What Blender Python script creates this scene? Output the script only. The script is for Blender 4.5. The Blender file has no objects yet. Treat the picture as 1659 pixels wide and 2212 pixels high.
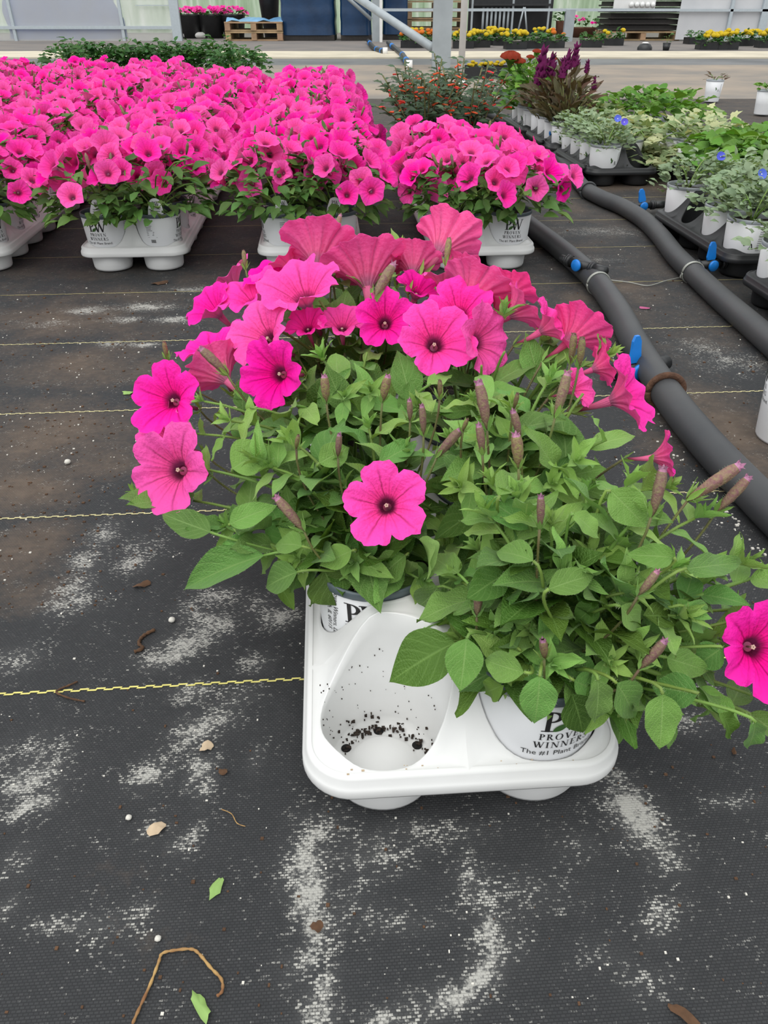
import bpy, bmesh, math, random
import numpy as np
from mathutils import Vector, Matrix, noise

sc = bpy.context.scene
COL = sc.collection
PI = math.pi
R_ = math.radians
rnd = random.Random(7)

# ------------------------------------------------------------------ camera
F = 1640.0                       # focal length in pixels of the 1659 x 2212 frame
CAM_H = 0.549
PITCH = math.atan((1106 - 5) / F)
ST, CT = math.sin(PITCH), math.cos(PITCH)
cam = bpy.data.cameras.new('camera')
cam.sensor_fit = 'VERTICAL'; cam.sensor_height = 24.0; cam.lens = F / 2212 * 24.0
cam.clip_start = 0.02; cam.clip_end = 200
camo = bpy.data.objects.new('camera', cam); COL.objects.link(camo)
camo.location = (0, 0, CAM_H); camo.rotation_euler = (PI / 2 - PITCH, 0, 0)
sc.camera = camo

# ------------------------------------------------------------------ light: bright even daylight under a diffusing greenhouse roof
w = bpy.data.worlds.new('overcast_sky'); sc.world = w; w.use_nodes = True
bg = w.node_tree.nodes['Background']
bg.inputs['Color'].default_value = (0.95, 0.98, 1.0, 1); bg.inputs['Strength'].default_value = 0.80
sd = bpy.data.lights.new('sun', 'SUN'); sd.energy = 1.40; sd.angle = R_(70); sd.color = (1, 0.985, 0.95)
so = bpy.data.objects.new('sun', sd); COL.objects.link(so); so.rotation_euler = (R_(24), R_(-14), 0)
sc.view_settings.view_transform = 'Standard'; sc.view_settings.look = 'None'
sc.view_settings.exposure = 0.42; sc.view_settings.gamma = 1.0
sc.view_settings.use_curve_mapping = False

# ------------------------------------------------------------------ coordinates
FWD = Vector((0, CT, -ST)); UP = Vector((0, ST, CT)); RT = Vector((1, 0, 0))
EYE = Vector((0, 0, CAM_H))
def ray(px, py):
    return (RT * ((px - 829.5) / F) - UP * ((py - 1106) / F) + FWD)
def gp(px, py, z=0.0):
    d = ray(px, py); t = (z - CAM_H) / d.z
    return EYE + d * t
def aty(px, py, Y):
    d = ray(px, py); return EYE + d * (Y / d.y)
def depth(p):
    return (Vector(p) - EYE).dot(FWD)
def proj(p):
    v = Vector(p) - EYE; z = v.dot(FWD)
    return (829.5 + F * v.dot(RT) / z, 1106 - F * v.dot(UP) / z)
def cdir(r, u, t):
    return (RT * r + UP * u - FWD * t).normalized()
GA = R_(4.0)                      # everything on the ground is laid out on a grid turned by 4 degrees
GX = Vector((math.cos(GA), math.sin(GA), 0)); GY = Vector((-math.sin(GA), math.cos(GA), 0))

# ------------------------------------------------------------------ node helper
def new_mat(name):
    m = bpy.data.materials.new(name); m.use_nodes = True
    nt = m.node_tree; nt.nodes.clear()
    out = nt.nodes.new('ShaderNodeOutputMaterial')
    return m, nt, out
class NT:
    def __init__(s, nt): s.nt = nt
    def n(s, typ, **kw):
        nd = s.nt.nodes.new(typ)
        for k, v in kw.items():
            if k.startswith('i_'):
                key = k[2:]; nd.inputs[int(key) if key.isdigit() else key.replace('_', ' ')].default_value = v
            else: setattr(nd, k, v)
        return nd
    def l(s, a, b): s.nt.links.new(a, b)
    def math(s, op, a, b=None, clamp=False):
        nd = s.nt.nodes.new('ShaderNodeMath'); nd.operation = op; nd.use_clamp = clamp
        for i, v in enumerate((a, b)):
            if v is None: continue
            if isinstance(v, (int, float)): nd.inputs[i].default_value = v
            else: s.l(v, nd.inputs[i])
        return nd.outputs[0]
    def mix(s, fac, a, b, blend='MIX'):
        nd = s.nt.nodes.new('ShaderNodeMix'); nd.data_type = 'RGBA'; nd.blend_type = blend
        for idx, v in ((0, fac), (6, a), (7, b)):
            if isinstance(v, (int, float)): nd.inputs[idx].default_value = v
            elif isinstance(v, tuple): nd.inputs[idx].default_value = (*v, 1) if len(v) == 3 else v
            else: s.l(v, nd.inputs[idx])
        return nd.outputs[2]
    def ramp(s, fac, stops, interp='LINEAR'):
        nd = s.nt.nodes.new('ShaderNodeValToRGB'); cr = nd.color_ramp; cr.interpolation = interp
        while len(cr.elements) < len(stops): cr.elements.new(0.5)
        for e, (p, c) in zip(cr.elements, stops):
            e.position = p; e.color = (*c, 1) if len(c) == 3 else c
        s.l(fac, nd.inputs[0]); return nd.outputs[0]
    def noise(s, vec, scale, detail=3, rough=0.55, dist=0.0):
        nd = s.n('ShaderNodeTexNoise', i_Scale=scale, i_Detail=detail, i_Roughness=rough, i_Distortion=dist)
        if vec is not None: s.l(vec, nd.inputs['Vector'])
        return nd.outputs['Fac']
def sr(r, g, b):
    f = lambda c: (c / 255 / 12.92) if c / 255 <= 0.04045 else ((c / 255 + 0.055) / 1.055) ** 2.4
    return (f(r), f(g), f(b))

KA = 0.835                         # overall reflectance of everything except the petunia petals
def dim(c): return tuple(v * KA for v in c)
def plain(name, col, rough=0.5, var=0.15, scale=30, bump=0.0, metal=0.0, spec=0.5, rand=0.0, col2=None, trans=0.0, detail=4, bscale=None):
    """principled surface with noise colour variation, optional bump, per object variation and translucency"""
    m, nt, out = new_mat(name); N = NT(nt)
    tc = N.n('ShaderNodeTexCoord').outputs['Object']
    nz = N.noise(tc, scale, detail)
    col = dim(col); col2 = dim(col2) if col2 else None
    c2 = col2 if col2 else tuple(max(0, c * (1 - var)) for c in col)
    c1 = col if col2 else tuple(min(1, c * (1 + var)) for c in col)
    f = N.ramp(nz, [(0.32, (0, 0, 0)), (0.68, (1, 1, 1))])
    c = N.mix(f, c1, c2)
    if rand:
        oi = N.n('ShaderNodeObjectInfo').outputs['Random']
        hs = N.n('ShaderNodeHueSaturation'); N.l(c, hs.inputs['Color'])
        N.l(N.math('ADD', N.math('MULTIPLY', oi, 2 * rand), 1 - rand), hs.inputs['Value'])
        N.l(N.math('ADD', N.math('MULTIPLY', N.math('FRACT', N.math('MULTIPLY', oi, 17.3)), 0.03), 0.485), hs.inputs['Hue'])
        c = hs.outputs[0]
    p = N.n('ShaderNodeBsdfPrincipled', i_Roughness=rough, i_Metallic=metal)
    p.inputs['Specular IOR Level'].default_value = spec
    N.l(c, p.inputs['Base Color'])
    if bump:
        b = N.n('ShaderNodeBump', i_Strength=bump, i_Distance=0.01)
        N.l(N.noise(tc, bscale or scale * 2, 4), b.inputs['Height']); N.l(b.outputs[0], p.inputs['Normal'])
    sh = p.outputs[0]
    if trans:
        t = N.n('ShaderNodeBsdfTranslucent'); N.l(c, t.inputs[0])
        mx = N.n('ShaderNodeMixShader', i_0=trans); N.l(sh, mx.inputs[1]); N.l(t.outputs[0], mx.inputs[2]); sh = mx.outputs[0]
    N.l(sh, out.inputs[0]); return m

def leaf_mat(name, c1, c2, vein, trans=0.22, rough=0.55, veins=True, rand=0.28, sheen=0.0):
    """leaf: uv.x across (0..1), uv.y along; pale midrib and side veins"""
    m, nt, out = new_mat(name); N = NT(nt); c1, c2, vein = dim(c1), dim(c2), dim(vein)
    uv = N.n('ShaderNodeTexCoord').outputs['UV']; oc = N.n('ShaderNodeTexCoord').outputs['Object']
    sp = N.n('ShaderNodeSeparateXYZ'); N.l(uv, sp.inputs[0])
    u, v = sp.outputs[0], sp.outputs[1]
    au = N.math('ABSOLUTE', N.math('SUBTRACT', u, 0.5))
    nz = N.noise(oc, 5.0, 3)
    oi = N.n('ShaderNodeObjectInfo').outputs['Random']
    c = N.mix(N.math('ADD', N.math('MULTIPLY', nz, 0.6), N.math('MULTIPLY', oi, 0.5), clamp=True), c1, c2)
    hs = N.n('ShaderNodeHueSaturation'); N.l(c, hs.inputs['Color'])
    N.l(N.math('ADD', N.math('MULTIPLY', N.math('FRACT', N.math('MULTIPLY', oi, 23.7)), 2 * rand), 1 - rand), hs.inputs['Value'])
    N.l(N.math('ADD', N.math('MULTIPLY', N.math('FRACT', N.math('MULTIPLY', oi, 7.3)), 0.03), 0.485), hs.inputs['Hue'])
    c = hs.outputs[0]
    p = N.n('ShaderNodeBsdfPrincipled', i_Roughness=rough); p.inputs['Specular IOR Level'].default_value = 0.35
    if veins:
        mid = N.math('SUBTRACT', 1.0, N.math('MULTIPLY', au, 26.0), clamp=True)
        ph = N.math('SUBTRACT', N.math('MULTIPLY', v, 6.0), N.math('MULTIPLY', au, 4.5))
        sv = N.math('POWER', N.math('ABSOLUTE', N.math('COSINE', N.math('MULTIPLY', ph, PI))), 24.0)
        sv = N.math('MULTIPLY', sv, 0.20)
        vv = N.math('MAXIMUM', N.math('MULTIPLY', mid, 0.55), sv)
        c = N.mix(vv, c, vein)
        b = N.n('ShaderNodeBump', i_Strength=0.35, i_Distance=0.05)
        N.l(N.math('SUBTRACT', N.noise(oc, 40.0, 2), N.math('MULTIPLY', vv, 0.8)), b.inputs['Height']); N.l(b.outputs[0], p.inputs['Normal'])
    if sheen:
        p.inputs['Sheen Weight'].default_value = sheen; p.inputs['Sheen Roughness'].default_value = 0.5
    N.l(c, p.inputs['Base Color'])
    t = N.n('ShaderNodeBsdfTranslucent'); N.l(N.mix(1.0, c, (1.25, 1.15, 0.6), 'MULTIPLY'), t.inputs[0])
    mx = N.n('ShaderNodeMixShader', i_0=trans); N.l(p.outputs[0], mx.inputs[1]); N.l(t.outputs[0], mx.inputs[2])
    N.l(mx.outputs[0], out.inputs[0]); return m

def petal_mat(name, stops, veincol, vein_amt, trans=0.25, rand=0.10):
    """corolla: uv.x = angle over the five lobes, uv.y = radius"""
    m, nt, out = new_mat(name); N = NT(nt)
    uv = N.n('ShaderNodeTexCoord').outputs['UV']; oc = N.n('ShaderNodeTexCoord').outputs['Object']
    sp = N.n('ShaderNodeSeparateXYZ'); N.l(uv, sp.inputs[0])
    u, v = sp.outputs[0], sp.outputs[1]
    c = N.ramp(v, stops)
    wob = N.math('MULTIPLY', N.math('SUBTRACT', N.noise(oc, 3.5, 2), 0.5), 0.030)
    uu = N.math('ADD', u, wob)
    def lines(k, power):
        return N.math('POWER', N.math('ABSOLUTE', N.math('COSINE', N.math('MULTIPLY', uu, PI * k))), power)
    f1 = N.math('SUBTRACT', 1.0, N.math('POWER', v, 2.0), clamp=True)
    f2 = N.math('SUBTRACT', 1.0, N.math('MULTIPLY', v, 1.15), clamp=True)
    f3 = N.math('SUBTRACT', 1.0, N.math('MULTIPLY', v, 1.7), clamp=True)
    ve = N.math('MAXIMUM', N.math('MULTIPLY', lines(5, 160.0), f1),
                N.math('MAXIMUM', N.math('MULTIPLY', lines(15, 40.0), N.math('MULTIPLY', f2, 0.9)), N.math('MULTIPLY', lines(30, 14.0), N.math('MULTIPLY', f3, 0.75))))
    c = N.mix(N.math('MULTIPLY', ve, vein_amt), c, veincol)
    oi = N.n('ShaderNodeObjectInfo').outputs['Random']
    hs = N.n('ShaderNodeHueSaturation'); N.l(c, hs.inputs['Color'])
    N.l(N.math('ADD', N.math('MULTIPLY', oi, 2 * rand), 1 - rand), hs.inputs['Value'])
    N.l(N.math('ADD', N.math('MULTIPLY', N.math('FRACT', N.math('MULTIPLY', oi, 9.1)), 0.12), 0.90), hs.inputs['Saturation'])
    c = hs.outputs[0]
    p = N.n('ShaderNodeBsdfPrincipled', i_Roughness=0.8); p.inputs['Specular IOR Level'].default_value = 0.05
    b = N.n('ShaderNodeBump', i_Strength=0.25, i_Distance=0.03)
    N.l(N.math('ADD', N.math('MULTIPLY', lines(15, 3.0), -0.5), N.noise(oc, 9.0, 2)), b.inputs['Height']); N.l(b.outputs[0], p.inputs['Normal'])
    N.l(c, p.inputs['Base Color'])
    t = N.n('ShaderNodeBsdfTranslucent'); N.l(N.mix(0.75, c, (1.0, 0.45, 0.80)), t.inputs[0])
    mx = N.n('ShaderNodeMixShader', i_0=trans); N.l(p.outputs[0], mx.inputs[1]); N.l(t.outputs[0], mx.inputs[2])
    N.l(mx.outputs[0], out.inputs[0]); return m

PINK = sr(255, 38, 172); HOT = sr(255, 26, 154)
MT = {}
MT['petal'] = petal_mat('petal_face', [(0.0, sr(50, 14, 32)), (0.09, sr(80, 16, 50)), (0.15, sr(170, 18, 98)), (0.25, HOT), (0.62, PINK), (1.0, sr(255, 52, 180))], sr(140, 2, 66), 0.85, trans=0.22)
MT['petal_back'] = petal_mat('petal_back', [(0.0, sr(225, 150, 180)), (0.25, sr(246, 138, 185)), (0.6, sr(250, 122, 186)), (1.0, sr(253, 108, 184))], sr(214, 70, 130), 0.7, trans=0.62)
MT['petal_far'] = petal_mat('petal_far', [(0.0, sr(105, 20, 58)), (0.14, sr(170, 16, 90)), (0.30, HOT), (0.6, PINK), (1.0, sr(255, 62, 180))], sr(170, 10, 90), 0.45, rand=0.10, trans=0.28)
MT['tube'] = petal_mat('flower_tube', [(0.0, sr(120, 52, 70)), (0.3, sr(190, 80, 115)), (0.7, sr(232, 100, 150)), (1.0, sr(240, 96, 160))], sr(120, 24, 62), 0.75)
MT['bud'] = plain('bud_skin', sr(132, 86, 92), 0.65, scale=14, col2=sr(148, 132, 96), rand=0.15, bump=0.3)
MT['bud_green'] = plain('bud_skin_green', sr(150, 148, 84), 0.65, scale=12, col2=sr(132, 96, 84), rand=0.15, bump=0.3)
MT['bud_tip'] = plain('bud_tip', sr(196, 128, 160), 0.6, scale=20, col2=sr(150, 104, 128), rand=0.2)
MT['leaf'] = leaf_mat('petunia_leaf', sr(96, 144, 60), sr(128, 174, 84), sr(160, 194, 116), sheen=0.12)
MT['leaf_dark'] = leaf_mat('petunia_leaf_old', sr(80, 116, 40), sr(102, 142, 56), sr(140, 178, 96))
MT['leaf_young'] = leaf_mat('petunia_leaf_young', sr(134, 182, 78), sr(160, 204, 104), sr(182, 214, 126), rand=0.15, sheen=0.15)
MT['stem'] = plain('petunia_stem', sr(118, 150, 66), 0.6, scale=25, var=0.2, rand=0.15)
MT['stem_red'] = plain('petunia_pedicel', sr(112, 124, 62), 0.6, scale=40, col2=sr(104, 84, 60), rand=0.15)
MT['hair'] = plain('stem_hair', sr(190, 208, 160), 0.7, var=0.05, trans=0.3)
MT['anther'] = plain('anther', sr(214, 190, 170), 0.6, var=0.1)
MT['white'] = plain('white_plastic', sr(244, 244, 243), 0.38, scale=9, var=0.015, col2=sr(236, 236, 234), spec=0.45)
MT['whitepot'] = plain('white_pot_plastic', sr(240, 241, 243), 0.35, scale=12, var=0.01, spec=0.45)
MT['rim'] = plain('slate_rim', sr(92, 104, 110), 0.4, var=0.08)
MT['rim_grey'] = plain('grey_rim', sr(184, 190, 196), 0.4, var=0.05)
MT['soil'] = plain('potting_soil', sr(58, 46, 38), 0.95, var=0.5, scale=160, bump=0.8)
MT['ink'] = plain('black_print', sr(34, 32, 34), 0.5, var=0.05)
MT['ink_grey'] = plain('grey_print', sr(120, 120, 124), 0.5, var=0.05)
MT['ink_green'] = plain('green_print', sr(62, 104, 44), 0.5, var=0.15)
MT['black'] = plain('black_plastic', sr(40, 41, 43), 0.42, var=0.2, scale=20, spec=0.5)
MT['hole'] = plain('drain_hole', sr(12, 12, 12), 0.9, var=0.1)
MT['hose'] = plain('black_pipe', sr(62, 64, 67), 0.5, var=0.12, scale=9, col2=sr(74, 74, 75), bump=0.05)
MT['blue'] = plain('blue_plastic', sr(26, 132, 226), 0.35, var=0.08)
MT['wire'] = plain('galvanised_wire', sr(176, 178, 170), 0.45, var=0.1, metal=0.5)
MT['galv'] = plain('galvanised_steel', sr(176, 184, 188), 0.5, var=0.08, scale=6, metal=0.25)
MT['alu'] = plain('aluminium_frame', sr(196, 206, 212), 0.45, var=0.05, metal=0.2)
MT['pvc'] = plain('white_pvc', sr(252, 250, 246), 0.4, var=0.03)
MT['wood'] = plain('pallet_wood', sr(176, 146, 112), 0.8, var=0.25, scale=7, bump=0.3, rand=0.15)
MT['foliage'] = leaf_mat('bed_leaf', sr(70, 106, 44), sr(104, 144, 70), sr(130, 160, 90), veins=False)
MT['greyleaf'] = leaf_mat('grey_green_leaf', sr(128, 154, 116), sr(166, 186, 150), sr(190, 205, 170), veins=False, rand=0.2)
MT['ivy'] = leaf_mat('ivy_leaf', sr(120, 150, 92), sr(164, 184, 134), sr(222, 226, 170), veins=True, rand=0.15)
MT['ivy_pale'] = leaf_mat('ivy_leaf_pale', sr(196, 206, 150), sr(222, 226, 178), sr(150, 178, 120), veins=True, rand=0.12)
MT['lime'] = leaf_mat('lime_leaf', sr(84, 138, 44), sr(122, 172, 66), sr(150, 190, 90), rand=0.2)
MT['cuphea'] = leaf_mat('cuphea_leaf', sr(56, 84, 52), sr(92, 114, 88), sr(110, 130, 104), veins=False, rand=0.3)
MT['darkleaf'] = leaf_mat('dark_green_leaf', sr(46, 92, 36), sr(76, 124, 58), sr(110, 150, 90), veins=False, rand=0.25)
MT['bronze'] = leaf_mat('bronze_leaf', sr(104, 40, 46), sr(112, 120, 84), sr(150, 140, 120), rand=0.25)
MT['orange'] = plain('orange_flower', sr(240, 78, 44), 0.6, var=0.2, scale=60, rand=0.15)
MT['comb'] = plain('comb_flower', sr(232, 74, 20), 0.75, var=0.3, scale=120, bump=1.0)
MT['plume'] = plain('magenta_plume', sr(176, 20, 134), 0.75, var=0.3, scale=120, bump=1.0)
MT['bluefl'] = plain('blue_flower', sr(84, 92, 226), 0.55, var=0.12, scale=60, rand=0.1)
MT['yellow'] = plain('marigold_yellow', sr(252, 216, 20), 0.7, var=0.12, scale=90, bump=0.8)
MT['orangem'] = plain('marigold_orange', sr(250, 132, 16), 0.7, var=0.12, scale=90, bump=0.8)
MT['magenta'] = plain('magenta_bedding', sr(176, 84, 128), 0.7, var=0.25, scale=60, rand=0.2)
MT['tarp'] = plain('blue_wrap', sr(26, 62, 100), 0.3, var=0.25, scale=3, bump=0.5, bscale=5)
MT['film'] = plain('pale_blue_film', sr(120, 176, 222), 0.3, var=0.12, scale=5, bump=0.4)
MT['terracotta'] = plain('brown_pot', sr(112, 72, 52), 0.7, var=0.15)
MT['dry'] = plain('dry_plant', sr(196, 160, 100), 0.8, var=0.2, scale=60, col2=sr(140, 96, 60))
MT['bark'] = plain('bark_crumb', sr(92, 66, 46), 0.95, var=0.35, scale=90)
MT['perlite'] = plain('perlite', sr(226, 222, 212), 0.9, var=0.08)
MT['paleflake'] = plain('pale_flake', sr(198, 176, 148), 0.9, var=0.2, scale=60)
MT['greenscrap'] = plain('green_scrap', sr(160, 198, 110), 0.6, var=0.15, scale=40, trans=0.2)
MT['yarn'] = plain('yellow_yarn', sr(232, 222, 130), 0.8, var=0.12, scale=60)
MT['yarn_mid'] = plain('pale_yarn', sr(222, 212, 158), 0.85, var=0.15, scale=20)
MT['yarn_old'] = plain('faded_yarn', sr(196, 184, 130), 0.9, var=0.3, scale=12)
MT['concrete'] = plain('concrete', sr(214, 204, 182), 0.9, var=0.12, scale=2.5, bump=0.2)
MT['corrug'] = plain('dark_stack', sr(48, 44, 42), 0.7, var=0.2)

# ------------------------------------------------------------------ mesh helpers
class MB:
    def __init__(s): s.v = []; s.f = []; s.m = []; s.uv = []
    def vert(s, p, uv=(0.5, 0.5)):
        s.v.append(tuple(p)); s.uv.append(uv); return len(s.v) - 1
    def face(s, ids, m=0): s.f.append(tuple(ids)); s.m.append(m)
    def grid(s, rows, m=0, closed=False, uvs=None, flip=False):
        """rows: list of rows of points, all the same length"""
        base = len(s.v); nr = len(rows); nc = len(rows[0])
        for i, row in enumerate(rows):
            for j, p in enumerate(row):
                s.vert(p, uvs[i][j] if uvs else (j / max(1, nc - 1), i / max(1, nr - 1)))
        for i in range(nr - 1):
            for j in range(nc if closed else nc - 1):
                a = base + i * nc + j; b = base + i * nc + (j + 1) % nc
                q = (a, b, b + nc, a + nc)
                s.face(q[::-1] if flip else q, m)
        return base
    def box(s, c, h, m=0, M=None):
        """box with centre c and half sizes h"""
        b = len(s.v)
        for x in (-1, 1):
            for y in (-1, 1):
                for z in (-1, 1):
                    p = Vector((c[0] + x * h[0], c[1] + y * h[1], c[2] + z * h[2]))
                    s.vert(M @ p if M else p)
        for q in ((0, 1, 3, 2), (4, 6, 7, 5), (0, 4, 5, 1), (2, 3, 7, 6), (0, 2, 6, 4), (1, 5, 7, 3)):
            s.face([b + i for i in q], m)
    def tube(s, pts, radii, seg=8, m=0, cap=True):
        pts = [Vector(p) for p in pts]; n = len(pts)
        if isinstance(radii, (int, float)): radii = [radii] * n
        rows = []; up = Vector((0, 0, 1)); prev = None
        for i, p in enumerate(pts):
            t = (pts[min(i + 1, n - 1)] - pts[max(i - 1, 0)]).normalized()
            if prev is None:
                a = Vector((0, 0, 1)) if abs(t.z) < 0.9 else Vector((1, 0, 0))
                x = t.cross(a).normalized()
            else:
                x = (prev - t * prev.dot(t)).normalized()
            prev = x; y = t.cross(x)
            rows.append([p + (x * math.cos(2 * PI * k / seg) + y * math.sin(2 * PI * k / seg)) * radii[i] for k in range(seg)])
        base = s.grid(rows, m, closed=True)
        if cap:
            s.face([base + k for k in range(seg)][::-1], m)
            s.face([base + (n - 1) * seg + k for k in range(seg)], m)
    def lathe(s, prof, seg=32, m=0, c=(0, 0, 0)):
        rows = []
        for r, z in prof:
            rows.append([(c[0] + r * math.cos(2 * PI * k / seg), c[1] + r * math.sin(2 * PI * k / seg), c[2] + z) for k in range(seg)])
        s.grid(rows, m, closed=True)
    def mesh(s, name, mats, smooth=True):
        me = bpy.data.meshes.new(name)
        me.from_pydata(s.v, [], s.f)
        for mt in (mats if isinstance(mats, (list, tuple)) else [mats]): me.materials.append(mt)
        if any(s.m): me.polygons.foreach_set('material_index', s.m)
        uvl = me.uv_layers.new(name='UVMap')
        idx = np.empty(len(me.loops), dtype=np.int32); me.loops.foreach_get('vertex_index', idx)
        uvl.data.foreach_set('uv', np.asarray(s.uv, dtype=np.float32)[idx].ravel())
        if smooth: me.polygons.foreach_set('use_smooth', [True] * len(me.polygons))
        me.update(); return me
    def build(s, name, mats, parent=None, M=None, smooth=True):
        return put(name, s.mesh(name, mats, smooth), parent, M)
IDM = Matrix.Identity(4)
def put(name, me, parent=None, M=None):
    o = bpy.data.objects.new(name, me); COL.objects.link(o)
    if parent is not None: o.parent = parent
    if M is not None: o.matrix_basis = M
    return o
def thing(name, label, cat, loc=(0, 0, 0), rz=0.0, group=None):
    o = bpy.data.objects.new(name, None); COL.objects.link(o)
    o.empty_display_size = 0.05
    o.location = loc; o.rotation_euler = (0, 0, rz)
    o['label'] = label; o['category'] = cat
    if group: o['group'] = group
    return o
def tag(o, label, cat, group=None):
    o['label'] = label; o['category'] = cat
    if group: o['group'] = group
    return o
def struct(o): o['kind'] = 'structure'; return o
def stuff(o): o['kind'] = 'stuff'; return o
def T(p): return Matrix.Translation(Vector(p))
def frame_z(loc, n, roll=0.0, s=1.0):
    """matrix whose local +Z is n"""
    n = Vector(n).normalized(); q = n.to_track_quat('Z', 'Y')
    return Matrix.Translation(loc) @ q.to_matrix().to_4x4() @ Matrix.Rotation(roll, 4, 'Z') @ Matrix.Diagonal((s, s, s, 1))
def frame_y(loc, y, zhint, sx=1.0, sy=None, sz=None):
    if sy is None: sy = sx
    y = Vector(y).normalized(); z = Vector(zhint)
    x = y.cross(z)
    if x.length < 1e-5: x = y.cross(Vector((1, 0.2, 0.1)))
    x.normalize(); z = x.cross(y)
    M = Matrix((x, y, z)).transposed().to_4x4()
    return Matrix.Translation(loc) @ M @ Matrix.Diagonal((sx, sy, sz if sz else sx, 1))
def bez(p0, p1, p2, t):
    return p0 * ((1 - t) ** 2) + p1 * (2 * t * (1 - t)) + p2 * (t * t)
def catmull(pts, n=6):
    pts = [Vector(p) for p in pts]; out = []
    for i in range(len(pts) - 1):
        a = pts[max(i - 1, 0)]; b = pts[i]; c = pts[i + 1]; d = pts[min(i + 2, len(pts) - 1)]
        for k in range(n):
            t = k / n
            out.append(0.5 * ((2 * b) + (c - a) * t + (2 * a - 5 * b + 4 * c - d) * t * t + (3 * b - a - 3 * c + d) * t ** 3))
    out.append(pts[-1]); return out
def sstep(a, b, x):
    t = min(1, max(0, (x - a) / (b - a))); return t * t * (3 - 2 * t)
def lerp_table(tab, x):
    if x <= tab[0][0]: return tab[0][1]
    for (a, va), (b, vb) in zip(tab, tab[1:]):
        if x <= b: return va + (vb - va) * (x - a) / (b - a)
    return tab[-1][1]

# ------------------------------------------------------------------ floor: woven black ground cover
def fabric_mat():
    m, nt, out = new_mat('woven_ground_cover'); N = NT(nt)
    fs = lambda *c_: dim(sr(*c_))
    oc = N.n('ShaderNodeTexCoord').outputs['Object']
    mp = N.n('ShaderNodeMapping'); mp.inputs['Rotation'].default_value = (0, 0, -GA); N.l(oc, mp.inputs[0]); c0 = mp.outputs[0]
    br = N.n('ShaderNodeTexBrick', i_Scale=1.0, i_Mortar_Size=0.0004, i_Mortar_Smooth=0.6, i_Bias=0.0, i_Brick_Width=0.0034, i_Row_Height=0.0021)
    br.inputs['Color1'].default_value = (0.0, 0.0, 0.0, 1); br.inputs['Color2'].default_value = (1, 1, 1, 1); br.inputs['Mortar'].default_value = (0.3, 0.3, 0.3, 1)
    N.l(c0, br.inputs['Vector'])
    weave = br.outputs['Color']; mortar = br.outputs['Fac']
    big = N.noise(c0, 3.0, 4); med = N.noise(c0, 22.0, 4)
    c = N.mix(big, fs(52, 54, 57), fs(66, 67, 68))
    c = N.mix(N.math('MULTIPLY', med, 0.6), c, fs(48, 49, 51))
    c = N.mix(N.math('MULTIPLY', N.math('MULTIPLY', weave, 0.30), 1.0), c, fs(84, 84, 85))
    c = N.mix(N.math('MULTIPLY', mortar, 0.55), c, fs(36, 36, 38))
    at = N.n('ShaderNodeAttribute', attribute_name='soil').outputs['Fac']
    sn = N.math('ADD', N.math('MULTIPLY', N.noise(c0, 9.0, 6, 0.65), 0.7), N.math('MULTIPLY', N.noise(c0, 120.0, 3), 0.35))
    sf = N.math('MULTIPLY', N.math('SUBTRACT', N.math('ADD', at, sn), 0.66), 2.4, clamp=True)
    c = N.mix(N.math('MULTIPLY', sf, 0.85), c, N.mix(N.noise(c0, 50.0, 4), fs(80, 68, 58), fs(126, 110, 96)))
    al = N.n('ShaderNodeAttribute', attribute_name='lime').outputs['Fac']
    ln = N.math('ADD', N.math('MULTIPLY', N.noise(c0, 34.0, 5, 0.7), 0.85), N.math('MULTIPLY', N.math('SUBTRACT', N.noise(c0, 420.0, 3, 0.8), 0.33), 0.75))
    ln = N.math('ADD', ln, N.math('MULTIPLY', weave, 0.42))
    lf = N.math('MULTIPLY', N.math('SUBTRACT', N.math('ADD', al, ln), 1.00), 4.0, clamp=True)
    c = N.mix(N.math('MULTIPLY', lf, 0.85), c, fs(206, 204, 196))
    # haze of fine dust around the lime
    c = N.mix(N.math('MULTIPLY', N.math('MULTIPLY', al, 0.65), med, clamp=True), c, fs(150, 150, 148))
    p = N.n('ShaderNodeBsdfPrincipled', i_Roughness=0.72); p.inputs['Specular IOR Level'].default_value = 0.25
    N.l(c, p.inputs['Base Color'])
    b = N.n('ShaderNodeBump', i_Strength=0.5, i_Distance=0.002)
    N.l(N.math('ADD', N.math('MULTIPLY', N.math('SUBTRACT', 1.0, mortar), 0.5), N.math('ADD', N.math('MULTIPLY', weave, 0.2), N.math('MULTIPLY', N.noise(c0, 14.0, 3), 6.0))), b.inputs['Height'])
    N.l(b.outputs[0], p.inputs['Normal']); N.l(p.outputs[0], out.inputs[0]); return m
MT['fabric'] = fabric_mat()
MT['dirt'] = plain('dusty_path', sr(172, 156, 138), 0.95, scale=1.3, col2=sr(126, 123, 119), bump=0.4, bscale=30, detail=8)
MT['dirt2'] = plain('yard_ground', sr(138, 130, 124), 0.95, scale=1.2, col2=sr(116, 112, 110), bump=0.4, bscale=30, detail=8)
MT['wet'] = plain('damp_fabric', sr(122, 122, 122), 0.55, scale=1.4, col2=sr(88, 90, 92), detail=6)

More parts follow.
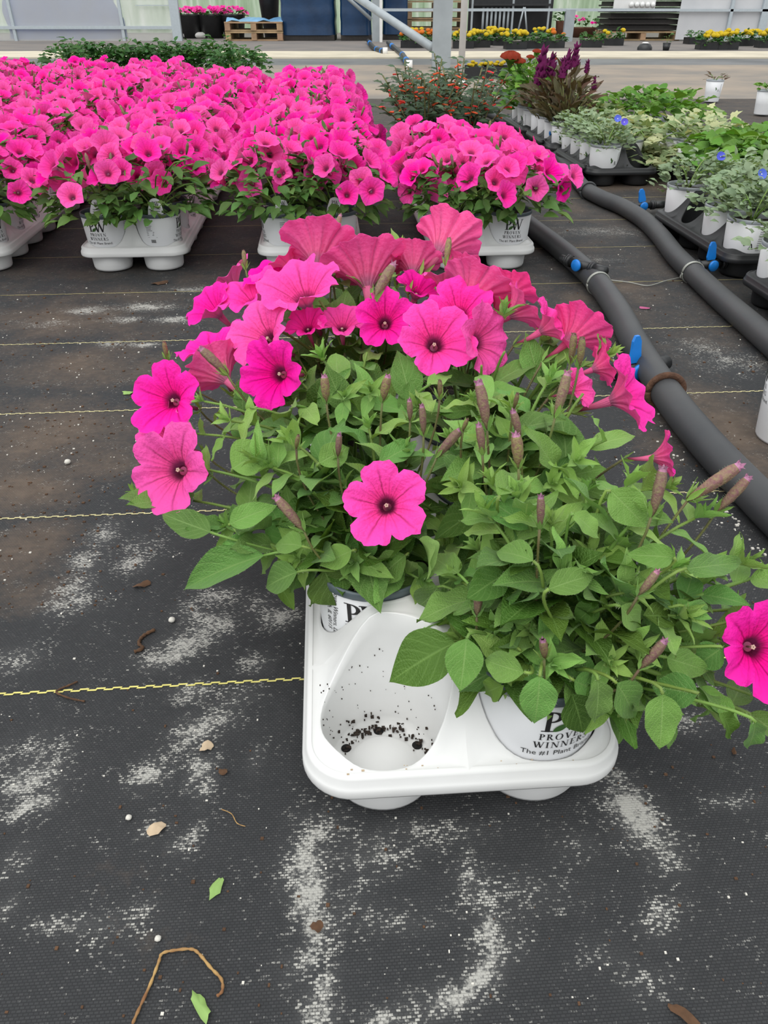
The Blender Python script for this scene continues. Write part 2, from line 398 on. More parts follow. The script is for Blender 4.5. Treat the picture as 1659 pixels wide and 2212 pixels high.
# stains: (px, py, rx, ry, strength) of marks seen on the cover, turned into ground positions
LIME = [(690,1790,30,40,.45),(672,1850,28,50,.62),(668,1930,30,60,.7),(690,2000,28,50,.62),(688,2060,24,50,.6),(705,2120,30,40,.5),(690,2185,40,40,.62),(640,2090,40,30,.35),
 (1005,1880,30,35,.42),(1030,1925,22,40,.6),(1046,1990,20,50,.62),(1050,2060,24,45,.66),(1035,2115,36,35,.66),(975,2155,60,28,.55),(900,2190,70,26,.5),(840,2200,60,26,.45),
 (800,1850,90,40,.36),(930,1800,120,30,.34),(700,1780,60,40,.35),(850,1990,120,28,.26),(1100,2040,40,50,.3),(1120,1930,120,40,.24),(760,1950,50,50,.22),
 (1360,1740,50,50,.55),(1385,1775,50,55,.62),(1430,1830,45,60,.4),(1330,1690,40,40,.42),(1480,1560,50,20,.45),(1590,1735,60,16,.35),(1420,2000,40,30,.34),(1300,2060,70,20,.3),(1440,1960,40,30,.3),(1400,2130,60,30,.3),
 (43,1690,45,30,.5),(90,1665,50,25,.45),(40,1752,30,25,.5),(92,1728,35,25,.55),(90,1620,60,40,.3),(0,1640,30,40,.3),(417,1580,45,28,.5),(470,1550,45,25,.52),(430,1665,28,35,.6),(322,1672,40,28,.5),(440,1700,18,25,.5),(375,1640,60,20,.3),
 (348,1424,50,20,.5),(404,1393,50,24,.55),(460,1350,50,30,.5),(548,1432,35,22,.42),(600,1335,45,22,.5),(413,1495,40,22,.45),(520,1500,50,20,.3),(560,1310,40,25,.35),(35,1860,30,40,.35),(10,1960,30,30,.35),
 (130,1989,60,16,.36),(204,1985,60,16,.42),(304,1972,40,20,.36),(240,2010,120,25,.25),(420,1790,20,20,.4),(395,1830,40,20,.35),(640,1880,30,60,.5),(560,1640,15,30,.3),(330,1790,30,20,.35),
 (160,1270,40,30,.42),(180,1216,35,30,.42),(223,1157,30,30,.4),(286,1216,40,20,.4),(150,1300,60,30,.35),(30,1425,50,25,.36),(300,1190,50,30,.3),(470,1290,60,20,.35),(420,1320,40,25,.4),
 (318,663,60,8,.5),(190,671,40,8,.5),(378,691,40,7,.5),(240,743,30,6,.5),(310,745,35,5,.5),(420,625,60,6,.4),(270,690,40,7,.4),(100,700,60,8,.25),
 (1580,780,80,25,.25),(1250,560,80,8,.25),(1300,500,100,10,.25),(1520,750,60,20,.25),(1350,1500,60,40,.3),(1500,1480,40,30,.3),(1540,1250,60,60,.15),(1250,1830,60,40,.2)]
SOIL = [(150,690,160,40,.5),(180,790,170,50,.45),(330,790,90,40,.35),(110,940,190,70,.55),(60,1060,120,60,.55),(50,1190,110,70,.5),(220,1000,120,60,.4),(60,1290,90,60,.35),(90,880,120,40,.4),(300,640,120,20,.35),(200,600,120,12,.3),
 (1350,622,90,16,.5),(1400,650,90,30,.3),(1500,860,120,40,.45),(1570,930,120,70,.6),(1640,1000,60,60,.5),(1450,900,60,40,.4),(1420,970,60,50,.4),(1310,395,70,22,.6),(1400,400,80,25,.5),(1240,450,40,20,.4),(1240,640,40,20,.4),(1180,560,40,20,.2),(700,650,300,20,.15),(330,2030,200,60,.1),(250,1900,150,60,.12),(1320,1130,60,50,.3),(1590,1050,50,20,.4)]
def stain_field(xs, ys, table, seed):
    out = np.zeros_like(xs)
    for px, py, rx, ry, s in table:
        c = gp(px, py); z = depth(c); wx = rx * z / F * 1.05
        wy = abs(gp(px, py - ry).y - gp(px, py + ry).y) / 2 * 1.05
        q = ((xs - c.x) / wx) ** 2 + ((ys - c.y) / wy) ** 2
        out = np.maximum(out, s * np.exp(-q * 0.9))
    return out
def make_floor():
    xs = np.concatenate([np.linspace(-9, -1.35, 16), np.arange(-1.3, 1.7, 0.0125), np.linspace(1.75, 9, 16)])
    ys = np.concatenate([np.linspace(-3, 0.05, 6), np.arange(0.1, 3.0, 0.0125), np.linspace(3.05, 5.9, 30)])
    X, Y = np.meshgrid(xs, ys); nx, ny = len(xs), len(ys)
    V = np.stack([X.ravel(), Y.ravel(), np.zeros(X.size)], 1)
    i = np.arange(ny - 1)[:, None] * nx + np.arange(nx - 1)[None, :]
    Fc = np.stack([i, i + 1, i + 1 + nx, i + nx], -1).reshape(-1, 4)
    me = bpy.data.meshes.new('floor'); me.from_pydata(V.tolist(), [], Fc.tolist())
    me.materials.append(MT['fabric'])
    for nm, tab in (('lime', LIME), ('soil', SOIL)):
        a = me.attributes.new(nm, 'FLOAT', 'POINT')
        f = stain_field(V[:, 0], V[:, 1], tab, 1)
        if nm == 'soil': f = np.maximum(f, 0.20 * np.clip((V[:, 1] - 0.75) / 0.7, 0, 1) + 0.12 * np.clip((V[:, 1] - 2.2) / 1.5, 0, 1))
        else: f = np.maximum(f, 0.02)
        a.data.foreach_set('value', f.astype(np.float32))
    return struct(put('floor', me))
FLOOR = make_floor()
def slab(name, x0, x1, y0, y1, z, mat):
    b = MB(); b.box(((x0 + x1) / 2, (y0 + y1) / 2, z - 0.05), ((x1 - x0) / 2, (y1 - y0) / 2, 0.05))
    return struct(b.build(name, mat, smooth=False))
slab('floor_dusty_path', -12, 12, 5.9, 9.3, 0.0, MT['dirt'])
slab('floor_damp_cover', -12, 12, 9.3, 10.35, 0.0, MT['wet'])
slab('floor_concrete_walk', -14, 14, 10.35, 11.7, 0.015, MT['concrete'])
slab('floor_yard', -20, 20, 11.7, 30, 0.0, MT['dirt2'])

# yellow tracer yarn woven into the cover every 0.305 m: rows of short dashes
def tracer(y0, x0, x1, near):
    """line through (0,y0) parallel to the grid"""
    b = MB(); L = 0.0078 if near else 0.016; wd = 0.0010 if near else 0.0010
    t = x0; k = 0
    while t < x1:
        p = Vector((0, y0, 0.0006)) + GX * t
        off = GY * (wd * (0.9 if k % 2 else -0.9) * (1 if near else 0.5)); k += 1
        a = p + off - GY * wd; c = p + off + GY * wd
        e = GX * (L * (1.12 if near else 1.05))
        ids = [b.vert(q) for q in (a, a + e, c + e + GX * 0.001, c + GX * 0.001)]
        b.face(ids); t += L
    o = b.build('tracer_line', (MT['yarn'] if near == 2 else MT['yarn_mid'] if near else MT['yarn_old']), FLOOR, smooth=False)
    return o
c0 = gp(300, 1485).y - math.tan(GA) * gp(300, 1485).x
for k in range(0, 14):
    tracer(c0 + k * 0.3048 / math.cos(GA) * 1.0, -1.3 - 0.4 * max(k, 0), 1.5 + 0.2 * max(k, 0), 2 if k == 0 else int(k <= 3))

# ------------------------------------------------------------------ printed lettering (serif strokes) wrapped round a pot
def POT_R(z): return 0.0445 + 0.0105 * z / 0.133
def g_seg(x0, y0, x1, y1, wd):
    return [[(x0 - wd / 2, y0), (x0 + wd / 2, y0), (x1 + wd / 2, y1), (x1 - wd / 2, y1)]]
def g_rect(x0, y0, x1, y1): return [[(x0, y0), (x1, y0), (x1, y1), (x0, y1)]]
def g_arc(cx, cy, rx, ry, a0, a1, thin, thick, n=14):
    out = []; pr = None
    for i in range(n + 1):
        a = R_(a0 + (a1 - a0) * i / n); wd = thin + (thick - thin) * abs(math.cos(a)) ** 1.5
        o = (cx + rx * math.cos(a), cy + ry * math.sin(a)); q = (cx + (rx - wd) * math.cos(a), cy + (ry - wd) * math.sin(a))
        if pr: out.append([pr[1], pr[0], o, q])
        pr = (o, q)
    return out
def sf(x0, x1, y): return g_rect(x0, y, x1, y + 0.045)
GL = {
 'P': (g_rect(.13, 0, .28, 1) + g_arc(.28, .735, .34, .265, -90, 90, .05, .16) + sf(.02, .40, 0) + sf(.02, .3, .955), .66),
 'R': (g_rect(.13, 0, .28, 1) + g_arc(.28, .745, .32, .255, -90, 90, .05, .15) + g_seg(.36, .5, .70, 0, .17) + sf(.02, .40, 0) + sf(.02, .3, .955) + sf(.58, .84, 0), .82),
 'O': (g_arc(.44, .5, .41, .52, 0, 360, .05, .16, 24), .92),
 'V': (g_seg(.15, 1, .45, 0, .17) + g_seg(.74, 1, .45, 0, .07) + sf(0, .32, .955) + sf(.60, .88, .955), .86),
 'E': (g_rect(.13, 0, .28, 1) + g_rect(.02, 0, .66, .05) + g_rect(.02, .95, .63, 1) + g_rect(.2, .485, .5, .53) + g_rect(.61, 0, .66, .22) + g_rect(.58, .8, .63, 1) + g_rect(.46, .4, .5, .62), .74),
 'N': (g_rect(.13, 0, .19, 1) + g_rect(.74, 0, .80, 1) + g_seg(.17, 1, .73, 0, .17) + sf(.02, .32, 0) + sf(0, .2, .955) + sf(.62, .92, .955), .96),
 'W': (g_seg(.14, 1, .40, 0, .16) + g_seg(.64, 1, .40, 0, .07) + g_seg(.58, 1, .84, 0, .16) + g_seg(1.10, 1, .84, 0, .07) + sf(0, .30, .955) + sf(.46, .72, .955) + sf(.98, 1.24, .955), 1.22),
 'I': (g_rect(.13, 0, .28, 1) + sf(.02, .39, 0) + sf(.02, .39, .955), .46),
 'S': (g_arc(.31, .745, .25, .265, 30, 265, .05, .13) + g_arc(.31, .26, .27, .27, 95, -150, .05, .15) + g_rect(.5, .72, .54, .95) + g_rect(.04, .06, .08, .32), .66),
 'A': (g_seg(.10, 0, .42, 1, .07) + g_seg(.76, 0, .44, 1, .18) + g_rect(.22, .30, .64, .35) + sf(0, .26, 0) + sf(.60, .94, 0), .96),
}
def word(txt, x, y, h, track=0.06, centre=True):
    polys = []; wd = sum(GL[c][1] + track for c in txt) - track
    cx = x - (wd * h / 2 if centre else 0)
    for c in txt:
        ps, ad = GL[c]
        for p in ps: polys.append([(cx + q[0] * h, y + q[1] * h) for q in p])
        cx += (ad + track) * h
    return polys
def sans(txt, x, y, size, rot=0.0):
    cu = bpy.data.curves.new('print', 'FONT'); cu.body = txt; cu.size = size; cu.align_x = 'CENTER'; cu.resolution_u = 2
    ob = bpy.data.objects.new('print', cu); COL.objects.link(ob)
    dg = bpy.context.evaluated_depsgraph_get()
    me = bpy.data.meshes.new_from_object(ob.evaluated_get(dg))
    ca, sa = math.cos(rot), math.sin(rot)
    polys = [[(x + v.x * ca - v.y * sa, y + v.x * sa + v.y * ca) for v in (me.vertices[i].co for i in p.vertices)] for p in me.polygons]
    bpy.data.objects.remove(ob); bpy.data.curves.remove(cu); bpy.data.meshes.remove(me)
    return polys
def wrap(polys, ang, mb, m, lift=0.0005):
    for p in polys:
        ids = []
        for x, z in p:
            r = POT_R(z) + lift; a = ang + x / 0.0505
            ids.append(mb.vert((r * math.sin(a), -r * math.cos(a), z)))
        mb.face(ids, m)
def leaf_poly(x, y, L, a):
    pts = []
    n = 10
    for i in range(n + 1):
        t = i / n; pts.append((t * L, 0.22 * L * math.sin(PI * t ** 0.8)))
    for i in range(1, n): 
        t = 1 - i / n; pts.append((t * L, -0.20 * L * math.sin(PI * t ** 0.8)))
    ca, sa = math.cos(a), math.sin(a)
    return [[(x + u * ca - v * sa, y + u * sa + v * ca) for u, v in pts]]
TAGLINE = sans('The #1 Plant Brand.', 0, 0.0665, 0.0078)
def logo(mb, ang):
    wrap(word('P', -0.0115, 0.0955, 0.0235), ang, mb, 0); wrap(word('W', 0.0085, 0.0955, 0.0235), ang, mb, 0)
    wrap(leaf_poly(-0.0105, 0.0962, 0.015, R_(38)), ang, mb, 1, 0.0009)
    wrap(word('PROVEN', 0, 0.0853, 0.0072, 0.1), ang, mb, 0); wrap(word('WINNERS', 0, 0.0755, 0.0072, 0.1), ang, mb, 0)
    wrap(TAGLINE, ang, mb, 0)
def fine_print(mb, ang):
    r = random.Random(4)
    z = 0.114
    for i in range(9):
        wd = r.uniform(0.011, 0.019)
        wrap(g_rect(-0.012, z, -0.012 + wd, z + 0.0011), ang, mb, 2); z -= 0.0036
    wrap(g_rect(-0.010, 0.0805, 0.012, 0.0812), ang, mb, 2)
    for i in range(12):                                   # bar code
        x = -0.004 + i * 0.00095
        wrap(g_rect(x, 0.068, x + (0.0004 if i % 3 else 0.0007), 0.0755), ang, mb, 0)
def logo_print_mesh(extra=False):
    mb = MB()
    for a in (0, 180): logo(mb, R_(a))
    for a in (88, 268): fine_print(mb, R_(a))
    if extra:
        for t, x, s in (('Proven Winners, LLC', 0.004, 0.0072), ('DeKalb, IL 60115', -0.003, 0.0072)):
            wrap(sans(t, x, 0.100, s, -PI / 2 - 0.12), R_(-40), mb, 0)
    return mb.mesh('logo_print', [MT['ink'], MT['ink_green'], MT['ink_grey']], smooth=False)
LOGO = logo_print_mesh()
LOGO_X = logo_print_mesh(True)
def small_print_mesh():
    mb = MB()
    for a in (10, 190):
        wrap(word('A', 0, 0.069, 0.013), R_(a), mb, 0)
        for i in range(11): wrap(g_rect(0.012, 0.066 + i * 0.0042, 0.021, 0.0672 + i * 0.0042), R_(a), mb, 2)
        wrap(leaf_poly(-0.016, 0.075, 0.014, R_(70)), R_(a), mb, 1); wrap(leaf_poly(-0.015, 0.083, 0.012, R_(110)), R_(a), mb, 1)
    return mb.mesh('pot_print', [MT['ink'], MT['ink_green'], MT['ink_grey']], smooth=False)
SPRINT = small_print_mesh()

# ------------------------------------------------------------------ pot
def pot_meshes():
    b = MB(); b.lathe([(0.0, 0.010), (0.036, 0.008), (POT_R(0.009), 0.009), (POT_R(0.012), 0.012), (POT_R(0.06), 0.06), (POT_R(0.1265), 0.1265), (POT_R(0.1265) - 0.0014, 0.1265), (0.050, 0.108)], 40)
    pot = b.mesh('pot', MT['whitepot'])
    b = MB(); r = POT_R(0.122)
    prof = [(r - 0.001, 0.1240), (r + 0.0006, 0.1245), (r + 0.0014, 0.1255), (r + 0.0016, 0.1310), (r + 0.0010, 0.133), (r - 0.0008, 0.133), (r - 0.0018, 0.130), (r - 0.0030, 0.110)]
    b.lathe(prof, 40); rim = b.mesh('pot_rim', MT['rim'])
    b = MB(); b.lathe(prof, 40); rimg = b.mesh('pot_rim', MT['rim_grey'])
    b = MB(); rr = random.Random(2)
    rows = []
    for i, q in enumerate((0.0505, 0.035, 0.018, 0.0)):
        rows.append([(q * math.cos(2 * PI * k / 20), q * math.sin(2 * PI * k / 20), 0.121 + rr.uniform(-.0015, .0015) - (0.001 if i == 0 else 0)) for k in range(20)])
    b.grid(rows, closed=True); soil = b.mesh('soil', MT['soil'])
    return pot, rim, rimg, soil
POT, RIM, RIMG, SOIL_M = pot_meshes()
def add_pot(root, turn=0.0, rim=None, pr=None, prints=True):
    M = Matrix.Rotation(turn, 4, 'Z')
    p = put('pot', POT, root, M); put('pot_rim', rim or RIM, root); put('soil', SOIL_M, root)
    if prints: put('logo_print' if (pr or LOGO) is not SPRINT else 'pot_print', pr or LOGO, p)
    return p

# ------------------------------------------------------------------ carrier tray: cups joined by saddle-shaped webs
PP = 0.125
def tray_mesh(nx, ny, mat, name='tray_body', apex=0.127, z0=0.061):
    b = MB(); mg, mgx = -0.008, -0.0015; hx, hy, rc = nx * PP / 2 + mgx, ny * PP / 2 + mg, 0.036
    def e(x, y):
        qx, qy = abs(x) - (hx - rc), abs(y) - (hy - rc)
        return -(math.hypot(max(qx, 0), max(qy, 0)) + min(max(qx, qy), 0) - rc)
    def H(x, y):
        t = min(1, max(0, (e(x, y) - 0.007) / 0.053))
        return z0 + (apex - z0) * (0.35 * t + 0.65 * t * t * (3 - 2 * t))
    def cr(z): return POT_R(z) + 0.0012
    SEG = 48
    for i in range(nx):
        for j in range(ny):
            cx, cy = (i - (nx - 1) / 2) * PP, (j - (ny - 1) / 2) * PP
            x0, x1 = (-PP / 2 - (mgx if i == 0 else 0)), (PP / 2 + (mgx if i == nx - 1 else 0))
            y0, y1 = (-PP / 2 - (mg if j == 0 else 0)), (PP / 2 + (mg if j == ny - 1 else 0))
            AN = [2 * PI * k / SEG for k in range(SEG)]
            for xx, yy in ((x0, y0), (x0, y1), (x1, y0), (x1, y1)):
                ac = math.atan2(yy, xx) % (2 * PI); AN[int(round(ac / (2 * PI) * SEG)) % SEG] = ac
            lip, edge = [], []
            for k in range(SEG):
                a = AN[k]; ca, sa = math.cos(a), math.sin(a)
                z = z0
                for _ in range(14): r = cr(z); z = 0.5 * z + 0.5 * H(cx + r * ca, cy + r * sa)
                lip.append((cr(z), z))
                t = 1e9
                if ca > 1e-9: t = min(t, x1 / ca)
                if ca < -1e-9: t = min(t, x0 / ca)
                if sa > 1e-9: t = min(t, y1 / sa)
                if sa < -1e-9: t = min(t, y0 / sa)
                if e(cx + t * ca, cy + t * sa) < 0:
                    lo, hi = 0.03, t
                    for _ in range(25):
                        mid = (lo + hi) / 2
                        if e(cx + mid * ca, cy + mid * sa) < 0: hi = mid
                        else: lo = mid
                    t = lo
                edge.append(t)
            def ang(k): return math.cos(AN[k]), math.sin(AN[k])
            rows = []
            for rr_, zz in ((0.0, 0.0115), (0.024, 0.0105), (0.030, 0.004), (0.040, 0.0025), (0.0443, 0.003)):
                rows.append([(cx + rr_ * ang(k)[0], cy + rr_ * ang(k)[1], zz) for k in range(SEG)])
            for q in (0.08, 0.3, 0.6, 0.85, 1.0):
                row = []
                for k in range(SEG):
                    z = 0.003 + (lip[k][1] - 0.003) * q; r = cr(z)
                    row.append((cx + r * ang(k)[0], cy + r * ang(k)[1], z))
                rows.append(row)
            for q in (0.06, 0.25, 0.5, 0.75, 1.0):
                row = []
                for k in range(SEG):
                    ca, sa = ang(k); r = lip[k][0] + (edge[k] - lip[k][0]) * q
                    z = H(cx + r * ca, cy + r * sa) + (0.0008 if q == 0.06 else 0)
                    row.append((cx + r * ca, cy + r * sa, z))
                rows.append(row)
            b.grid(rows, closed=True)
    # rolled skirt all round
    def outline(o, z):
        row = []; r = rc + o
        for (sx, sy, a0) in ((1, 1, 0), (-1, 1, 90), (-1, -1, 180), (1, -1, 270)):
            for k in range(11):
                a = R_(a0 + 9 * k); row.append((sx * (hx - rc) + r * math.cos(a), sy * (hy - rc) + r * math.sin(a), z))
        return row
    rows = [outline(o, z) for o, z in ((-0.003, z0 + .0006), (0, z0), (0.002, z0 - .0025), (0.0026, z0 - .009), (0.0042, z0 - .0105), (0.0052, z0 - .013), (0.0052, z0 - .019), (0.0042, z0 - .0215), (0.002, z0 - .0215))]
    b.grid(rows, closed=True)
    return b.mesh(name, mat)
TRAY_W = tray_mesh(2, 5, MT['white'])
TRAY_B = tray_mesh(2, 4, MT['black'])
def tray_cells(nx, ny):
    return [((i - (nx - 1) / 2) * PP, (j - (ny - 1) / 2) * PP) for j in range(ny) for i in range(nx)]
def tray(name, me, centre, label, rz=GA, group=None, cat='plant tray'):
    t = put(name, me); t.location = centre; t.rotation_euler = (0, 0, rz)
    return tag(t, label, cat, group)

# ------------------------------------------------------------------ petunia parts
def corolla_mesh(seed, seg=80, rings=12, cup=0.22, ruffle=0.07, flat=0.0, low=False):
    """open trumpet, unit radius, facing +Z, throat at the origin; a face sheet and a paler back sheet"""
    r = random.Random(seed); b = MB()
    lob = [r.uniform(0.91, 1.09) for _ in range(5)]; ph = [r.uniform(0, 6.28) for _ in range(4)]
    pt = [r.uniform(-1, 1) for _ in range(5)]
    def pos(q, k):
        a = 2 * PI * k / seg
        la = (a / (2 * PI) * 5) % 5; li = int(round(la)) % 5; dl = la - round(la)          # dl in -.5..0.5, 0 at the lobe centre
        edge = lob[li] * (1.0 - 0.10 * (abs(dl) * 2) ** 2.2 - 0.15 * (abs(dl) * 2) ** 9 + 0.055 * max(0, 1 - abs(dl) * 7)) * (1 + 0.016 * math.sin(17 * a + ph[0]) + 0.013 * math.sin(31 * a + ph[1]) + 0.012 * math.sin(7 * a + ph[2]))
        rad = 0.10 + (edge - 0.10) * q ** 1.05
        z = -0.46 * (1 - q) ** 2.3 + cup * (q - 0.35) * (1 - flat)
        z += q * q * ruffle * (math.sin(5 * a + ph[2]) * 0.25 + pt[li] * 1.3 * (1 - (abs(dl) * 2) ** 2) + 0.55 * math.sin(10 * a + ph[3]) * q)
        z -= 0.035 * q * max(0, 1 - abs(dl) * 9) * (1 - q * 0.5)           # crease along each lobe
        z += 0.05 * q ** 2 * (abs(dl) * 2) ** 4                          # seam between lobes stands up
        z -= 0.12 * max(0, q - 0.72) ** 1.2 * (1 + 0.7 * pt[(li + 2) % 5])   # margins roll back
        return Vector((rad * math.cos(a), rad * math.sin(a), z))
    rows, uvs = [], []
    for i in range(rings + 1):
        q = i / rings
        rows.append([pos(q, k) for k in range(seg + 1)]); uvs.append([(k / seg, q) for k in range(seg + 1)])
    b.grid(rows, 0, uvs=uvs)
    th = Vector((0, 0, -0.012))
    back = [[p + th * (0.4 if i == rings else 1) for p in row] for i, row in enumerate(rows)]
    b.grid(back, 1, uvs=uvs, flip=True)
    if low:                                                          # far flowers: the tube belongs to the same mesh
        n = 7; rows = []
        for z, rr_ in ((-0.50, 0.115), (-0.85, 0.09), (-1.2, 0.055)):
            rows.append([(rr_ * math.cos(2 * PI * k / n), rr_ * math.sin(2 * PI * k / n), z) for k in range(n)])
        b.grid(rows, 2, closed=True, flip=True)
    return b
HERO_COR = []
for i, kw in enumerate((dict(cup=.22, ruffle=.11), dict(cup=.14, ruffle=.12), dict(cup=.30, ruffle=.10), dict(cup=.20, ruffle=.14), dict(cup=.10, ruffle=.12), dict(cup=.26, ruffle=.09), dict(cup=.42, ruffle=.09), dict(cup=.52, ruffle=.09))):
    HERO_COR.append(corolla_mesh(40 + i, **kw).mesh('flower', [MT['petal'], MT['petal_back']]))
FAR_COR = [corolla_mesh(70 + i, seg=25, rings=4, cup=c_, ruffle=.10, low=True).mesh('flower', [MT['petal_far'], MT['petal_back'], MT['tube']]) for i, c_ in enumerate((.15, .25, .05, .35, .2, .3))]
def tube_mesh():
    b = MB(); rows, uvs = [], []; n = 16; K = 9
    for i in range(K):
        q = i / (K - 1)                              # 0 at the calyx, 1 at the limb
        r_ = 0.052 + 0.082 * q ** 1.5
        z = -1.40 + 0.90 * q
        bend = 0.10 * (1 - q) ** 2
        rows.append([(r_ * math.cos(2 * PI * k / n) + bend, r_ * math.sin(2 * PI * k / n), z) for k in range(n + 1)])
        uvs.append([(k / n, q) for k in range(n + 1)])
    b.grid(rows, 0, uvs=uvs); return b.mesh('flower_tube', MT['tube'])
TUBE = tube_mesh()
def stamen_mesh():
    b = MB()
    for k in range(5):
        a = 2 * PI * k / 5; x, y = 0.032 * math.cos(a), 0.032 * math.sin(a)
        b.tube([(x * .4, y * .4, -0.55), (x * .8, y * .8, -0.40), (x, y, -0.32 + 0.02 * (k % 2))], [0.008, 0.008, 0.006], 5)
        rows = []
        for q in range(5):
            t = q / 4 * PI; rows.append([(x + 0.026 * math.sin(t) * math.cos(2 * PI * j / 6), y + 0.026 * math.sin(t) * math.sin(2 * PI * j / 6), -0.32 - 0.024 * math.cos(t)) for j in range(6)])
        b.grid(rows, closed=True)
    return b.mesh('stamens', MT['anther'])
STAMEN = stamen_mesh()
def leaf_mb(Wd=0.5, fold=0.10, curl=0.15, tipp=0.88, basep=0.75, hairs=0, seed=1, nl=15, wave=0.02, petiole=0.0):
    """leaf of unit length along +Y, face towards +Z"""
    r = random.Random(seed); b = MB(); rows, uvs = [], []
    def width(t):
        return 0.5 * Wd * 1.72 * (max(t, 0) ** basep) * ((1 - t) ** (1 / tipp)) if 0 < t < 1 else 0.0
    mx = max(width(i / 50) for i in range(51)); p1, p2 = r.uniform(0, 6), r.uniform(0, 6)
    def P(t, s):
        wd = width(t) / mx * 0.5 * Wd
        if t < 0.12: wd = max(wd, 0.018)
        z = fold * abs(s) ** 1.4 * wd * 2 - curl * t * t + 0.05 * t + wave * math.sin(9 * t + p1) * s + wave * math.sin(14 * t + p2) * s * s
        return Vector((s * wd, t, z))
    for i in range(nl + 1):
        t = i / nl
        row = [P(t, s) for s in (-1, -0.55, 0, 0.55, 1)]
        rows.append(row); uvs.append([((s + 1) / 2, t) for s in (-1, -0.55, 0, 0.55, 1)])
    b.grid(rows, 0, uvs=uvs)
    if hairs:
        for i in range(hairs):
            t = r.uniform(0.08, 0.99); s = r.choice((-1, 1))
            p = P(t, s); q = P(min(1, t + 0.02), s); d = Vector((s, 0.5, r.uniform(-.3, .5))).normalized() * r.uniform(0.010, 0.024)
            ids = [b.vert(p), b.vert(p + (q - p).normalized() * 0.003), b.vert(p + d)]
            b.face(ids, 1)
    return b
def mk_leaf(mat, n=4, hairs=0, name='leaf', wr=(0.48, 0.62), **kw):
    out = []
    for i in range(n):
        r = random.Random(i * 3 + 11)
        out.append(leaf_mb(Wd=r.uniform(*wr), fold=r.uniform(0.02, 0.22), curl=r.uniform(-0.03, 0.28), wave=r.uniform(0.01, 0.04), seed=i + 5, hairs=hairs, **kw).mesh(name, [mat, MT['hair']]))
    return out
LEAF = mk_leaf(MT['leaf'], 6, 70); LEAF_D = mk_leaf(MT['leaf_dark'], 4, 30); LEAF_Y = mk_leaf(MT['leaf_young'], 4, 60, wr=(0.36, 0.5))
LEAF_LO = mk_leaf(MT['foliage'], 5, 0, nl=6, wr=(0.45, 0.6))
def tip_mesh(seed, n=9):
    """young shoot tip: a rosette of small narrow leaves around +Z, unit about 1"""
    r = random.Random(seed); b = MB()
    for k in range(n):
        lf = leaf_mb(Wd=r.uniform(0.26, 0.40), fold=0.25, curl=r.uniform(-0.1, 0.3), seed=seed * 20 + k, nl=6, hairs=16)
        el = R_(r.uniform(20, 50) if k < n // 2 else r.uniform(50, 82)); L = r.uniform(0.75, 1.1) if k < n // 2 else r.uniform(0.45, 0.75)
        a = 2.4 * k + r.uniform(-.3, .3)
        d = Vector((math.cos(a) * math.cos(el), math.sin(a) * math.cos(el), math.sin(el)))
        M = frame_y(Vector((0, 0, 0.03 * k)), d, Vector((0, 0, 1)) - d * 0.3, L)
        off = len(b.v)
        for v_, uv in zip(lf.v, lf.uv): b.vert(M @ Vector(v_), uv)
        for f_, m_ in zip(lf.f, lf.m): b.face([off + i for i in f_], m_)
    return b.mesh('shoot_tip', [MT['leaf_young'], MT['hair']])
TIPS = [tip_mesh(3 + i, 8 + i % 3) for i in range(4)]
def calyx_mesh():
    b = MB()
    for k in range(5):
        a = 2 * PI * k / 5; d = Vector((math.cos(a) * 0.35, math.sin(a) * 0.35, 1)).normalized()
        lf = leaf_mb(Wd=0.24, fold=0.2, curl=-0.15, seed=k, nl=4, hairs=10)
        M = frame_y(Vector((0.06 * math.cos(a), 0.06 * math.sin(a), 0)), d, Vector((math.cos(a), math.sin(a), 0.2)), 1.0); off = len(b.v)
        for v_, uv in zip(lf.v, lf.uv): b.vert(M @ Vector(v_), uv)
        for f_, m_ in zip(lf.f, lf.m): b.face([off + i for i in f_], m_)
    return b.mesh('calyx', [MT['leaf_young'], MT['hair']])
CALYX = calyx_mesh()
def bud_mesh(seed, mats, fat=0.105):
    """closed bud along +Y, unit length, furled pink tip"""
    r = random.Random(seed); b = MB(); rows = []; n = 15
    for i in range(12):
        t = i / 11
        rad = fat * (0.50 + 0.9 * math.sin(PI * min(1, t * 0.62 + 0.12)) - 0.45) * (1 if t < 0.88 else 1 - (t - 0.88) * 3.4)
        rad = max(rad, 0.018)
        row = []
        for k in range(n):
            a = 2 * PI * k / n + t * 1.3; rr_ = rad * (1 + 0.13 * math.cos(5 * a))
            row.append((rr_ * math.cos(a), t, rr_ * math.sin(a) + 0.05 * math.sin(PI * t)))
        rows.append(row)
    base = b.grid(rows, 0, closed=True)
    for fi, f_ in enumerate(b.f):
        if min(f_) >= base + 10 * n: b.m[fi] = 1
    for k in range(5):                                  # ragged lobes at the tip
        a = 2 * PI * k / 5; p = Vector((fat * .45 * math.cos(a), 0.93, fat * .45 * math.sin(a)))
        q = [b.vert(p), b.vert(p + Vector((0.05 * math.sin(a), 0.03, 0.05 * math.cos(a)))), b.vert(p + Vector((0.05 * math.cos(a), 0.10 + r.uniform(-.03, .04), 0.05 * math.sin(a)))), b.vert(p + Vector((-0.03 * math.sin(a), 0.06, 0.03)))]
        b.face(q, 1)
    for i in range(90):
        t = r.uniform(0.02, 0.85); a = r.uniform(0, 6.28); rad = fat * 0.75
        p = Vector((rad * math.cos(a), t, rad * math.sin(a))); d = Vector((math.cos(a), 0.3, math.sin(a))) * 0.05
        b.face([b.vert(p), b.vert(p + Vector((0, 0.008, 0))), b.vert(p + d)], 2)
    return b.mesh('bud', [mats[0], mats[1], MT['hair']])
